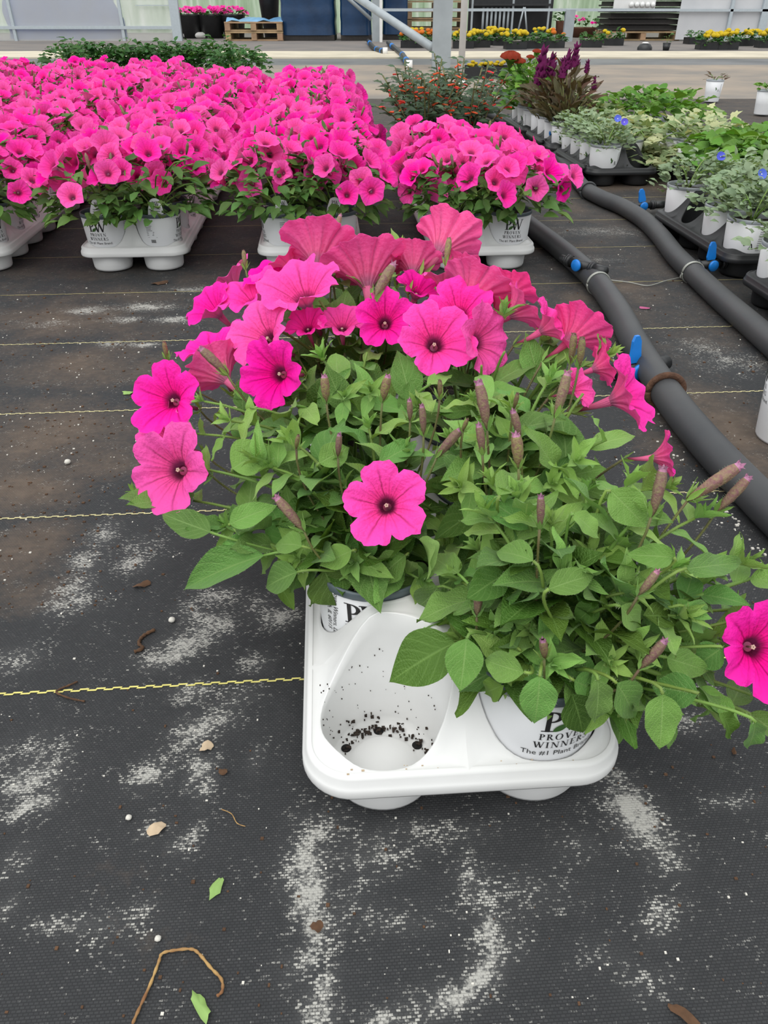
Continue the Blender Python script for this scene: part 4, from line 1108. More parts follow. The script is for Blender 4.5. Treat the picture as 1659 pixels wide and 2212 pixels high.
for ci, (x0, ct) in enumerate(COLS):
    for rb in range(5):
        y0 = D0 + (x0 + 0.6) * math.tan(GA) * 0.4
        if ci < 2 and rb == 0: continue
        if rb == 4 and ci >= 3: continue
        kw = FRONT.get(ci, {}) if rb == 0 else {}
        bed_tray(x0 if rb or ci != 3 else x0, y0, rb, ct, ROWN[rb], front_row=(rb == 0 and ci in FRONT), dense=16 if rb == 0 else 14, **kw)
# the single tray to the right
bed_tray(0.245, 1.865, 0, 'beside the left pipe', 'standing alone', front_row=True, dense=17,
         labels=('leafy petunia on the left of the single tray beside the pipe', 'densely flowering petunia on the right of the single tray, full logo on its pot'), turns=(R_(10), R_(2)), tags=(False, False), sparse=(0.7, 0.0), Hh=0.118)

# ------------------------------------------------------------------ generic bushy potted plants
def bush(root, leaves, n, R, H, size, name='leaf', z0=0.125, up=0.35, droop=0.0, r0=0.25, stems=6, stemmat='stem', seed=None, lean=(0, 0)):
    r = random.Random(seed if seed is not None else frng.random())
    for i in range(n):
        a = r.uniform(0, 6.28); q = math.sqrt(r.random()); zt = r.random() ** 0.75
        rad = R * (r0 + (1 - r0) * q) * math.sin(0.5 + 1.07 * (1 - zt * 0.6))
        p = Vector((rad * math.cos(a) + lean[0] * zt, rad * math.sin(a) + lean[1] * zt, z0 + H * zt * (1 - 0.4 * q) - droop * q * q))
        d = Vector((math.cos(a + r.uniform(-.9, .9)), math.sin(a + r.uniform(-.9, .9)), r.uniform(-.35, .35) + up))
        put(name, r.choice(leaves), root, frame_y(p, d, Vector((r.uniform(-.5, .5), r.uniform(-.8, .2), 1)), size * r.uniform(.7, 1.25)))
    for i in range(stems):
        a = 2.4 * i; e_ = Vector((R * .75 * math.cos(a) + lean[0], R * .75 * math.sin(a) + lean[1], z0 + H * r.uniform(.4, .9) - droop * .6)); c = Vector((0, 0, z0 - .01))
        b = MB(); b.tube([bez(c, Vector((e_.x * .4, e_.y * .4, z0 + H * .7)), e_, k / 5) for k in range(6)], [0.0018] * 6, 5); b.build('stem', MT[stemmat], root)
GREYL = mk_leaf(MT['greyleaf'], 4, 0, nl=6, wr=(.5, .68)); LIMEL = mk_leaf(MT['lime'], 4, 0, nl=8, wr=(.75, .95), basep=0.45, tipp=1.3)
DARKL = mk_leaf(MT['darkleaf'], 4, 0, nl=5, wr=(.5, .65)); CUPL = mk_leaf(MT['cuphea'], 4, 0, nl=5, wr=(.42, .58)); BRONL = mk_leaf(MT['bronze'], 4, 0, nl=5, wr=(.24, .34))
def ivy_leaf(mat, seed):
    b = MB(); r = random.Random(seed)
    prof = [(0, 0), (.30, -.08), (.50, .08), (.30, .30), (.46, .48), (.20, .58), (0, 1.0), (-.20, .58), (-.46, .48), (-.30, .30), (-.50, .08), (-.30, -.08)]
    c = b.vert((0, .32, .03), (.5, .4)); ids = [b.vert((x, y, -.10 * abs(x) + r.uniform(-.04, .04)), (x + .5, y)) for x, y in prof]
    for i in range(len(ids)): b.face((c, ids[i], ids[(i + 1) % len(ids)]))
    return b.mesh('leaf', mat)
IVY = [ivy_leaf(MT['ivy'], 1), ivy_leaf(MT['ivy_pale'], 2), ivy_leaf(MT['ivy_pale'], 3), ivy_leaf(MT['ivy'], 4)]
def blue_flower_mesh():
    b = MB(); rows = []; n = 20
    for q in (0.05, .4, .75, 1):
        rows.append([(q * (1 - .10 * (abs(((k / n * 5) % 1) - .5) < .12)) * math.cos(2 * PI * k / n), q * math.sin(2 * PI * k / n), -.2 + .25 * q * q) for k in range(n)])
    b.grid(rows, 0, closed=True)
    c = b.lathe([(0, -.12), (.12, -.14), (.16, -.2)], 8, 1)
    return b.mesh('flower', [MT['bluefl'], MT['whitepot']])
BLUEF = blue_flower_mesh()
def cup_flower_mesh():
    b = MB(); b.tube([(0, 0, 0), (0, .4, .05), (0, .9, .04), (0, 1, .05)], [.07, .12, .11, .14], 7); return b.mesh('flower', MT['orange'])
CUPF = cup_flower_mesh()
def small_pot(root, turn=None, scale=1.0):
    add_pot(root, frng.uniform(0, 6) if turn is None else turn, RIMG, SPRINT)
def evolvulus(loc, label, nb=2, n=85, R=0.10, H=0.09, droop=0.02, seed=None, turn=None, group='grey-leaved plants with blue flowers', lean=(0, 0)):
    r = thing('potted_dwarf_morning_glory', label, 'potted plant', loc, GA, group)
    small_pot(r, turn); bush(r, GREYL, int(n * 1.9), R * 0.95, H, 0.027, droop=droop * .5, up=.4, r0=.1, seed=seed, lean=lean)
    rr_ = random.Random(seed)
    for i in range(nb):
        a = rr_.uniform(3.4, 6.0); q = rr_.uniform(.02, R); p = Vector((q * math.cos(a) + lean[0] * .7, q * math.sin(a), 0.13 + H * rr_.uniform(.75, 1.05)))
        put('flower', BLUEF, r, frame_z(p, Vector((rr_.uniform(-.4, .4), -1, .6)), rr_.uniform(0, 6), 0.0125))
    return r
def ivy(loc, label, n=90, R=0.13, H=0.10, droop=0.10, group='variegated ivy pots'):
    r = thing('potted_ivy', label, 'potted plant', loc, GA, group); small_pot(r)
    bush(r, IVY, int(n * 1.2), R * 1.2, H, 0.039, droop=droop, up=.1); return r
def limeplant(loc, label, n=60, R=0.14, H=0.10, size=.055, group='bright green leafy pots'):
    r = thing('potted_sweet_potato_vine', label, 'potted plant', loc, GA, group); small_pot(r)
    bush(r, LIMEL, n, R, H, size, droop=.02, up=.15); return r

# black trays on the right
XR = 0.915                                                # tray centre line at y = 2
def rcol(y, dx=0.0): return Vector((XR + dx - (y - 2.0) * math.tan(GA), y, 0))
BT = 4 * PP - .006
RT_ = [(1.445, -0.03, 'black tray nearest the camera on the right, cut by the picture edge'), (2.05, 0, 'black tray of grey-leaved blue-flowered pots with a blue valve at its corner'), (3.145, 0, 'black tray with one empty front cell beside a blue-flowered pot'), (3.68, 0, 'black tray holding the magenta plumed plants'), (4.215, 0, 'black tray holding the orange cockscomb plants'), (2.66, 0.33, 'black tray of bright green vines on the right'), (3.20, 0.33, 'black tray behind the bright green vines')]
TR = {}
for y, dx, lab in RT_:
    c = rcol(y, dx); TR[(y, dx)] = c
    tray('black_tray', TRAY_B, c, lab)
def tcell(key, i, j):
    c = TR[key]; p = c + GX * ((i - .5) * PP) + GY * ((j - 1.5) * PP); return Vector((p.x, p.y, 0.002))
LABS = ['first', 'second', 'third', 'fourth']
for j in range(4):
    for i in range(2):
        side = 'pipe side' if i == 0 else 'outer side'
        if (i, j) == (0, 2): continue                        # the empty black cell
        evolvulus(tcell((2.05, 0), i, j), 'grey-leaved blue-flowered pot, %s of the valve-corner tray, %s from camera' % (side, LABS[j]), nb=1 if (i + j) % 2 == 0 else 0, seed=50 + i * 4 + j, turn=R_(-25 + 12 * j), n=90, H=.10, lean=(.025, .0) if i == 0 else (0, 0))
for i, j in ((0, 3), (1, 3), (0, 2)):
    evolvulus(tcell((1.445, -0.03), i, j), 'white pot marked A at the right picture edge, %s' % ('in the corner of its black tray' if (i, j) == (0, 3) else 'behind the corner pot' if i else 'second along its black tray'), nb=1, seed=80 + i + j, turn=R_(-32), lean=(.03, 0))
evolvulus(tcell((3.145, 0), 0, 0), 'grey-leaved pot with two blue flowers at the corner of the far black tray', nb=2, seed=61, turn=R_(20), lean=(.01, 0))
for j in range(1, 4):
    evolvulus(tcell((3.145, 0), 0, j), 'pale leaved white pot in the black tray behind the corner pot, %s along' % LABS[j], nb=0, seed=64 + j, n=70)
    ivy(tcell((3.145, 0), 1, j), 'variegated ivy trailing over the far black tray, %s from its front' % LABS[j], n=110)
for j in range(4):
    ivy(tcell((3.68, 0), 1, j), 'pale variegated ivy beside the magenta plumes, %s row' % LABS[j], n=75, H=.12)
for j in range(4):
    for i in range(2):
        if j == 3 and i == 0: continue
        limeplant(tcell((2.66, .33), i, j), 'bright green heart-leaved vine in white pot, %s row, %s' % (LABS[j], 'pipe side' if i == 0 else 'outer side'), n=55)
for j in range(3):
    for i in range(2):
        ivy(tcell((3.20, .33), i, j), 'variegated ivy pot behind the bright green vines, row %s, %s' % (LABS[j], 'pipe side' if i == 0 else 'outer side'), n=70, R=.15)
for k, (px, py) in enumerate(((1370, 222), (1415, 214), (1455, 222))):
    p = gp(px, py, 0.2); p.z = 0
    r = thing('potted_green_bush', 'mid green leafy pot at the back of the ivy, %s of three' % ('left', 'middle', 'right')[k], 'potted plant', p, 0, 'green pots behind the ivy'); small_pot(r)
    bush(r, LIMEL, 80, .19, .14, .045, up=.4)
for k, (px, py, lab) in enumerate(((1338, 262, ''), (1535, 222, 'small purple-leaved pot standing alone on the grey cover'), (1645, 250, 'small white pot with green seedling at the right edge of the path'), )):
    if not lab: continue
    p = gp(px, py); p.z = 0.0
    r = thing('potted_seedling', lab, 'potted plant', p, GA); small_pot(r, R_(0)); bush(r, BRONL if k == 1 else LIMEL, 22, .06, .05, .035, stems=3, stemmat='stem')
# pot cut by the right edge, standing by the left pipe
p = gp(1700, 945); r = thing('white_pot', 'white pot with text panel cut by the right picture edge beside the pipe', 'pot', (p.x, p.y, -0.008), 0); pt = add_pot(r, R_(-118), RIMG, LOGO)

# magenta plumed and orange comb plants
def plume_mesh(seed):
    r = random.Random(seed); b = MB(); 
    rows = []
    n = 9
    for i in range(9):
        t = i / 8; rad = (.16 * (1 - t) ** .7 + .012) * (1 + .25 * (i % 2)); rows.append([(rad * (1 + r.uniform(-.3, .3)) * math.cos(2 * PI * k / n), rad * (1 + r.uniform(-.3, .3)) * math.sin(2 * PI * k / n), t) for k in range(n)])
    b.grid(rows, closed=True)
    for i in range(26):
        t = r.uniform(0, .8); a = r.uniform(0, 6.28); rad = .15 * (1 - t) ** .7; p = Vector((rad * math.cos(a), rad * math.sin(a), t)); d = Vector((math.cos(a) * .8, math.sin(a) * .8, 1)).normalized() * r.uniform(.14, .26)
        b.tube([p, p + d * .6, p + d], [.045, .035, .006], 5)
    return b.mesh('plume', MT['plume'])
PLUME = [plume_mesh(i) for i in range(3)]
def comb_mesh():
    b = MB(); rows = []; n = 36; r = random.Random(5)
    for i in range(9):
        t = i / 8; z = math.sin(t * PI / 2) * .55; rad = math.cos(t * PI / 2)
        rows.append([(rad * (1 + .10 * math.sin(9 * 2 * PI * k / n + t * 4)) * math.cos(2 * PI * k / n), .7 * rad * (1 + .10 * math.sin(9 * 2 * PI * k / n)) * math.sin(2 * PI * k / n), z + .05 * math.sin(11 * 2 * PI * k / n + i)) for k in range(n)])
    b.grid(rows, closed=True); b.lathe([(.95, 0), (.5, -.25), (.2, -.7), (.08, -1.1)], 18, 1)
    return b.mesh('comb_flower', [MT['comb'], MT['lime']])
COMB = comb_mesh()
def celosia(loc, label, tops, mode, group):
    r = thing('potted_celosia', label, 'potted plant', loc, 0, group); small_pot(r)
    if mode == 'plume': bush(r, BRONL, 85, .095, .22, .078, up=.8, stems=5, stemmat='stem_red', z0=.12)
    else: bush(r, LIMEL, 120, .115, .22, .046, up=.3, stems=4, z0=.12)
    for (px, py, s) in tops:
        q = aty(px, py, loc[1]) - Vector(loc)
        b = MB(); b.tube([(0, 0, .12), (q.x * .6, 0, .12 + (q.z - .12) * .6), (q.x, 0, q.z)], [.004, .0035, .003], 6); b.build('stem', MT['stem_red' if mode == 'plume' else 'stem'], r)
        d = depth(Vector(loc) + q)
        if mode == 'plume': put('plume', rnd.choice(PLUME), r, frame_z(q, (q.x * .4, 0, 1), frng.uniform(0, 6), 1.05 * s * d / F))
        else: put('comb_flower', COMB, r, frame_z(q, (frng.uniform(-.1, .1), -.2, 1), frng.uniform(-.3, .3), s * d / F))
celosia(tcell((3.68, 0), 0, 1), 'magenta plumed plant with bronze leaves, left of its pair', [(1170, 168, 60), (1190, 165, 45), (1160, 185, 36)], 'plume', 'magenta plumed plants')
celosia(tcell((3.68, 0), 0, 0), 'magenta plumed plant with bronze leaves nearest the corner blue-flowered pot', [(1225, 150, 38), (1240, 145, 46), (1215, 168, 40), (1267, 158, 26), (1282, 192, 24)], 'plume', 'magenta plumed plants')
celosia(tcell((4.215, 0), 0, 0), 'orange cockscomb plant with the two largest combs', [(1103, 124, 22), (1122, 134, 14)], 'comb', 'orange cockscomb plants')
celosia(tcell((4.215, 0), 0, 1), 'orange cockscomb plant with small combs behind the large ones', [(1146, 124, 9), (1160, 112, 10), (1084, 178, 9)], 'comb', 'orange cockscomb plants')
celosia(tcell((4.215, 0), 0, 2), 'orange cockscomb plant furthest back in its tray', [(1195, 128, 8)], 'comb', 'orange cockscomb plants')
for j in (2, 3):
    r = thing('potted_bronze_plant', 'bronze leaved white pot between plumes and combs, %s' % ('nearer' if j == 2 else 'further'), 'potted plant', tcell((3.68, 0), 0, j), 0); small_pot(r); bush(r, BRONL, 40, .10, .12, .08, up=.6, stemmat='stem_red')

# red-flowered bushes between the petunias and the post
CT_ = Vector((0.245, 1.865, 0)) + GY * (TL + .05 + TL / 2)
CT_.x += 0.0
tray('carrier_tray', TRAY_W, CT_, 'white carrier tray under the bushes with small red tubular flowers')
def cuphea(loc, label, n=120):
    r = thing('potted_cuphea', label, 'potted plant', loc, GA, 'red-flowered bushes'); add_pot(r, 0, RIM, LOGO)
    rr_ = random.Random(int(loc[0] * 1000 + loc[1] * 3000))
    for i in range(9):
        a = 2.4 * i + rr_.uniform(-.3, .3); sp = rr_.uniform(.05, .17); e_ = Vector((sp * math.cos(a), sp * math.sin(a), rr_.uniform(.33, .44) - sp * .5)); c = Vector((0, 0, .12))
        mid = Vector((e_.x * .5, e_.y * .5, .27))
        b = MB(); b.tube([bez(c, mid, e_, k / 6) for k in range(7)], [.0022] * 7, 5); b.build('stem', MT['stem_red'], r)
        for k in range(15):
            t = .18 + .82 * k / 14; p = bez(c, mid, e_, t); aa = 2.0 * k; L = .066 * (1.15 - t * .72)
            d = Vector((math.cos(aa), math.sin(aa), .35))
            put('leaf', rr_.choice(CUPL), r, frame_y(p, d, Vector((0, -.3, 1)), L * rr_.uniform(.8, 1.2)))
        for k in range(3):
            t = .55 + .42 * rr_.random(); p = bez(c, mid, e_, t); aa = rr_.uniform(0, 6.28)
            put('flower', CUPF, r, frame_y(p, Vector((math.cos(aa), math.sin(aa) - .3, rr_.uniform(-.5, .3))), Vector((0, 0, 1)), .022))
for q, (cx, cy) in enumerate(tray_cells(2, 5)):
    if cy > PP * 1.5: continue
    p = CT_ + GX * cx + GY * cy
    cuphea(Vector((p.x, p.y, .002)), 'dark leaved bush with red tubular flowers, %s row of its tray, %s' % (LABS[q // 2], 'left' if cx < 0 else 'right'))
# dark green bedding behind the pink beds
for k in range(15):
    px = 140 + k * 28; p = gp(px, 118 if 0 < k < 13 else 124, .22); p.z = 0
    r = thing('potted_green_bedding', 'dark green leafy plant behind the pink petunias, %s from left' % ['first', 'second', 'third', 'fourth', 'fifth', 'sixth', 'seventh', 'eighth', 'ninth', 'tenth', 'eleventh', 'twelfth', 'thirteenth', 'fourteenth', 'fifteenth'][k], 'potted plant', p, 0, 'dark green bedding row')
    put('pot', POT, r); bush(r, DARKL, 150, .17, .20 + .03 * math.sin(k * 1.7), .055, up=.15, stems=4)

# ------------------------------------------------------------------ irrigation pipes and valves
def pipe(name, px, rad, label, ring=None):
    r = thing(name, label, 'pipe')
    pts = catmull([Vector((gp(x, y, rad).x, gp(x, y, rad).y, rad)) for x, y in px], 8)
    b = MB(); b.tube(pts, rad, 20); b.build('pipe_body', MT['hose'], r); return r, pts
HA, HAP = pipe('irrigation_pipe', [(1120, 468), (1150, 492), (1190, 522), (1240, 562), (1292, 612), (1335, 672), (1372, 742), (1415, 812), (1462, 880), (1530, 962), (1600, 1037), (1680, 1118), (1760, 1195)], .0245, 'black irrigation pipe curving past the foreground plants, ringed by a rusty collar')
HB, HBP = pipe('irrigation_pipe', [(1040, 235), (1090, 258), (1150, 292), (1200, 330), (1236, 372), (1262, 406), (1300, 428), (1345, 447), (1392, 476), (1428, 512), (1460, 553), (1502, 594), (1560, 648), (1625, 704), (1700, 770)], .0235, 'black irrigation pipe running along the black trays of small pots')
def ring_on(root, P, px, py, mat, rad, tube_r, name, n=1, tilt=0.0):
    best = min(range(1, len(P) - 1), key=lambda i: (proj(P[i])[0] - px) ** 2 + (proj(P[i])[1] - py) ** 2)
    c = P[best]; t = (P[best + 1] - P[best - 1]).normalized(); x = t.cross(Vector((0, 0, 1))).normalized(); y = x.cross(t)
    b = MB()
    for m in range(n):
        pts = [c + t * (m * tube_r * 2.0) + (x * math.cos(2 * PI * k / 28) + y * math.sin(2 * PI * k / 28)) * rad for k in range(29)]
        b.tube(pts, tube_r, 8)
    b.build(name, mat, root); return c, t
MT['rust'] = plain('rusty_rubber', sr(96, 66, 48), 0.9, var=0.4, scale=60, bump=.5)
ring_on(HA, HAP, 1440, 838, MT['rust'], .0285, .0055, 'collar')
ring_on(HB, HBP, 1268, 412, MT['hose'], .0265, .004, 'collar')
ca_, ta_ = ring_on(HA, HAP, 1292, 606, MT['wire'], .0255, .0014, 'wire_tie', 3)
cb_, tb_ = ring_on(HB, HBP, 1492, 588, MT['wire'], .0250, .0014, 'wire_tie', 3)
b = MB(); w0 = gp(1318, 605, .004); w1 = gp(1400, 617, .003); w2 = gp(1478, 597, .006)
pts = catmull([w0, gp(1360, 610, .004), w1, gp(1440, 606, .006), w2, gp(1484, 590, .016), gp(1474, 590, .018), gp(1470, 600, .010), gp(1486, 603, .004)], 6)
b.tube(pts, .0012, 6); tag(b.build('tie_wire', MT['wire']), 'thin galvanised wire lying between the two black pipes', 'wire')
def valve(px, py, z, lever, out, label, ang=0.0, s=1.0, handle=True):
    """barbed valve body along 'out', blue end cap towards the viewer, blue lever; px,py is the cap"""
    p = gp(px, py, z); r = thing('irrigation_valve', label, 'valve', (p.x, p.y, 0), 0, 'irrigation valves')
    s = s * 1.25; c = Vector((0, 0, p.z)); o = Vector(out).normalized(); s_ = .0105 * s
    side = Vector((0, 0, 1)).cross(o).normalized()
    if side.y > 0: side = -side
    b = MB(); b.tube([c - o * .030, c + o * .030], .0075 * s, 12); b.tube([c - side * -.012, c + side * .013], s_, 14)
    for q in (-.040, -.034, .034, .040): b.tube([c + o * (q - .002), c + o * (q + .003)], .0105 * s, 8)
    b.tube([c + o * .04, c + o * .075], .0085 * s, 10); b.tube([c - o * .06, c - o * .04], .0065 * s, 10)
    b.build('valve_body', MT['black'], r)
    b = MB(); e_ = c + side * .013; b.tube([e_, e_ + side * .0035, e_ + side * .006], [.0098 * s, .0100 * s, .0085 * s], 18); b.build('valve_cap', MT['blue'], r)
    if handle:
        L = Vector(lever); h0 = c + Vector((0, 0, s_ * .8)); n = side
        b = MB(); rows = []
        ax = L.normalized().cross(n).normalized()
        for t, wd in ((0, .010), (.15, .0115), (.5, .0095), (.8, .0085), (1, .004)):
            q = h0 + L * t; rows.append([q + ax * wd + n * .0028, q - ax * wd + n * .0028, q - ax * wd - n * .0028, q + ax * wd - n * .0028])
        b.grid(rows, closed=True); f0 = len(b.v) - 4; b.face([f0, f0 + 1, f0 + 2, f0 + 3]); b.build('valve_lever', MT['blue'], r, smooth=False)
    return r
valve(1368, 797, .020, (-.002, .006, .046), (.8, .35, 0), 'blue-levered valve on the left pipe above the rusty collar', s=1.15)
valve(1254, 571, .045, (0, 0, .01), (.55, -.8, 0), 'black connector lying on the left pipe with a round blue cap', s=1.1, handle=False)
valve(1533, 571, .030, (-.002, .004, .040), (.85, .25, 0), 'blue-levered valve beside the wire tie of the right pipe', s=1.05)
valve(1386, 444, .026, (-.008, .004, .036), (.9, .2, 0), 'blue-levered valve by the first pot of the grey-leaved tray', s=1.05)
valve(1288, 361, .055, (-.012, .004, .032), (.9, .3, 0), 'blue-levered valve at the corner of the far black tray', s=1.1)
valve(1193, 306, .055, (-.012, .004, .030), (.9, .3, 0), 'blue-levered valve beside the bronze leaved pots', s=1.1)

# ------------------------------------------------------------------ litter on the cover
def curl(name, px, rad, mat, label, cat='plant litter', z=.002):
    b = MB(); pts = catmull([gp(x, y, z) for x, y in px], 6)
    b.tube(pts, [rad * (.65 + .5 * abs(math.sin(i * .9))) for i in range(len(pts))], 6); return tag(b.build(name, mat), label, cat)
curl('dry_stalk', [(286, 2212), (300, 2180), (325, 2125), (342, 2080), (350, 2060), (375, 2053), (412, 2050), (430, 2060), (455, 2090), (478, 2115), (480, 2140), (468, 2152)], .0011, MT['dry'], 'long curled straw-coloured dry stalk lying on the cover')
curl('dry_twig', [(335, 1360), (318, 1368), (305, 1378), (300, 1390), (308, 1400), (290, 1408)], .0019, MT['bark'], 'short shrivelled brown stem on the cover left of the tray')
curl('dry_twig', [(168, 1472), (145, 1482), (130, 1488), (122, 1496), (150, 1508), (183, 1515)], .0010, MT['bark'], 'thin dry twig crossing the yellow line at the left')
curl('root_thread', [(478, 1748), (500, 1758), (512, 1778), (530, 1785)], .0004, MT['dry'], 'fine pale root thread below the tray at left')
def scrap(name, px, py, L, W, rot, mat, label, cat='leaf scrap', seed=1):
    r = random.Random(seed); b = MB(); n = 14; c = b.vert((0, 0, .005)); ids = []
    for k in range(n):
        a = 2 * PI * k / n; q = 1 + r.uniform(-.25, .2); ids.append(b.vert((math.cos(a) * L * q, math.sin(a) * W * q, .0016 + .003 * max(0, math.sin(a * 2 + seed)))))
    for k in range(n): b.face((c, ids[k], ids[(k + 1) % n]))
    o = b.build(name, mat); p = gp(px, py); o.location = (p.x, p.y, 0); o.rotation_euler = (0, 0, rot); return tag(o, label, cat)
scrap('leaf_scrap', 467, 1921, .009, .0042, 1.25, MT['greenscrap'], 'small torn pale green leaf lying alone on the cover', seed=3)
scrap('leaf_scrap', 434, 2176, .012, .0045, -.9, MT['greenscrap'], 'torn pale green leaf beside the curled dry stalk', seed=7)
scrap('leaf_scrap', 278, 851, .010, .006, .2, MT['greenscrap'], 'shrivelled green scrap left of the foreground flowers', seed=9)
scrap('pale_flake', 342, 1792, .008, .006, .6, MT['paleflake'], 'pale flake stuck to the cover below the empty cup', 'flake', seed=4)
scrap('pale_flake', 447, 1617, .006, .005, .2, MT['paleflake'], 'tan flake left of the white tray', 'flake', seed=5)
scrap('bark_piece', 684, 2004, .0045, .0042, 0, MT['bark'], 'round brown crumb on the white lime stain', 'bark piece', seed=6)
scrap('bark_piece', 483, 1670, .004, .0035, 0, MT['bark'], 'small dark crumb left of the white tray', 'bark piece', seed=8)
scrap('bark_piece', 1478, 2200, .012, .004, -.8, MT['bark'], 'splinter of brown bark at the bottom edge', 'bark piece', seed=11)
scrap('bark_piece', 308, 1266, .010, .005, .3, MT['bark'], 'flat brown bark bit left of the long leaf', 'bark piece', seed=12)
scrap('bark_piece', 345, 613, .022, .012, .3, MT['bark'], 'clod of brown soil in front of the second front tray', 'bark piece', seed=13)
scrap('bark_piece', 1585, 1628, .004, .002, 1.3, MT['bark'], 'tiny brown splinter right of the white tray', 'bark piece', seed=14)
scrap('petal_scrap', 1394, 668, .012, .004, -.3, MT['magenta'], 'small fallen magenta petal between the two pipes', 'petal', seed=15)
b = MB(); b2 = MB(); rr = random.Random(33)
def crumb(bb, p, s):
    bb.box((p.x, p.y, s * .5), (s * rr.uniform(.6, 1.3), s * rr.uniform(.6, 1.3), s * .5), M=None)
for i in range(300):
    x, y = rr.choice([(rr.uniform(0, 480), rr.uniform(610, 1330)), (rr.uniform(0, 420), rr.uniform(620, 1000)), (rr.uniform(1180, 1659), rr.uniform(480, 1150)), (rr.uniform(0, 1659), rr.uniform(1300, 2212))])
    p = gp(x, y); crumb(b, p, rr.uniform(.0003, .0008) * (1.0 + p.y * .5))
for i in range(90):                                        # perlite along the pipe
    q = rr.choice(HAP[44:]); p = Vector((q.x - .033 + rr.gauss(0, .006), q.y - .01 + rr.gauss(0, .01), 0)); crumb(b, p, rr.uniform(.0007, .0016))
for i in range(620):
    x, y = rr.choice([(rr.uniform(0, 450), rr.uniform(620, 1330)), (rr.uniform(0, 420), rr.uniform(620, 1000)), (rr.uniform(1180, 1659), rr.uniform(400, 1150)), (rr.uniform(0, 1659), rr.uniform(1300, 2212)), (rr.uniform(0, 300), rr.uniform(850, 1300))])
    p = gp(x, y); crumb(b2, p, rr.uniform(.0003, .0009) * (1.0 + p.y * .8))
o = stuff(b.build('perlite_crumbs', MT['perlite'], smooth=False)); tag(o, 'scattered white perlite crumbs on the black cover', 'perlite')
o = stuff(b2.build('bark_crumbs', MT['bark'], smooth=False)); tag(o, 'scattered brown bark and soil crumbs on the black cover', 'bark crumbs')
for k, (px, py, s) in enumerate(((372, 1343, .0036), (279, 1769, .0026), (342, 2030, .0024), (147, 1002, .0045))):
    b = MB(); rows = []
    for i in range(5):
        t = PI * i / 4; rows.append([(s * math.sin(t) * math.cos(2 * PI * j / 8) * (1 + .15 * (j % 2)), s * math.sin(t) * math.sin(2 * PI * j / 8), s * .8 - s * .8 * math.cos(t)) for j in range(8)])
    b.grid(rows, closed=True); o = b.build('white_pebble', MT['perlite']); p = gp(px, py); o.location = (p.x, p.y, 0)
    tag(o, ['white pebble on the cover left of the tray', 'white pebble below the pale flake row', 'tiny white pebble just above the curled dry stalk', 'white pebble on the soil patch at far left'][k], 'pebble')

# ------------------------------------------------------------------ far end of the greenhouse
YW = 15.3
def W(px, py, Y=YW): return aty(px, py, Y)
def bx(root, name, px0, px1, z0, z1, Y, dy, mat, smooth=False):
    x0, x1 = W(px0, 60, Y).x, W(px1, 60, Y).x
    b = MB(); b.box(((x0 + x1) / 2, Y, (z0 + z1) / 2), (abs(x1 - x0) / 2, dy / 2, (z1 - z0) / 2)); return b.build(name, mat, root, smooth=smooth)
def panel_mat(name, c1, c2, tr=.35):
    m, nt, out = new_mat(name); N = NT(nt)
    oc = N.n('ShaderNodeTexCoord').outputs['Object']; c = N.mix(N.noise(oc, 1.2, 4), c1, c2)
    p = N.n('ShaderNodeBsdfPrincipled', i_Roughness=.35); N.l(c, p.inputs['Base Color'])
    t = N.n('ShaderNodeBsdfTransparent'); mx = N.n('ShaderNodeMixShader', i_0=tr); N.l(p.outputs[0], mx.inputs[1]); N.l(t.outputs[0], mx.inputs[2]); N.l(mx.outputs[0], out.inputs[0]); return m
MT['poly'] = panel_mat('polycarbonate', sr(226, 226, 224), sr(236, 236, 232), .70)
MT['whitefilm'] = plain('white_poly_film', sr(226, 226, 228), .4, scale=1.5, col2=sr(206, 208, 212), bump=.5, bscale=3)
def streak_mat():
    m, nt, out = new_mat('far_film_streaks'); N = NT(nt); oc = N.n('ShaderNodeTexCoord').outputs['Object']
    mp = N.n('ShaderNodeMapping'); mp.inputs['Scale'].default_value = (6, 1, .6); N.l(oc, mp.inputs[0])
    c = N.ramp(N.noise(mp.outputs[0], 1.4, 6, .6), [(.30, sr(150, 176, 140)), (.5, sr(184, 206, 176)), (.66, sr(222, 232, 216)), (.8, sr(236, 240, 232))])
    p = N.n('ShaderNodeBsdfPrincipled', i_Roughness=.5); N.l(c, p.inputs['Base Color']); N.l(p.outputs[0], out.inputs[0]); return m
MT['streak'] = streak_mat()
# wall with translucent panes on the left
WL = struct(bpy.data.objects.new('wall_left', None)); COL.objects.link(WL)
for (a, b_) in ((-420, -205), (-205, 30), (30, 268), (268, 378)):
    bx(WL, 'pane', a + 2, b_ - 2, .20, 2.4, YW, .01, MT['poly']); bx(WL, 'pane', a + 2, b_ - 2, 0, .18, YW, .01, MT['poly'])
for x in (-420, -205, 30, 265): bx(WL, 'mullion', x - 3, x + 3, 0, 2.4, YW - .02, .05, MT['alu'])
bx(WL, 'rail', -420, 380, .17, .215, YW - .03, .05, MT['alu'])
bx(WL, 'mullion', 372, 391, 0, 2.4, YW - .03, .08, MT['alu']); bx(WL, 'rail', 300, 382, .50, .512, YW - .04, .03, MT['alu'])
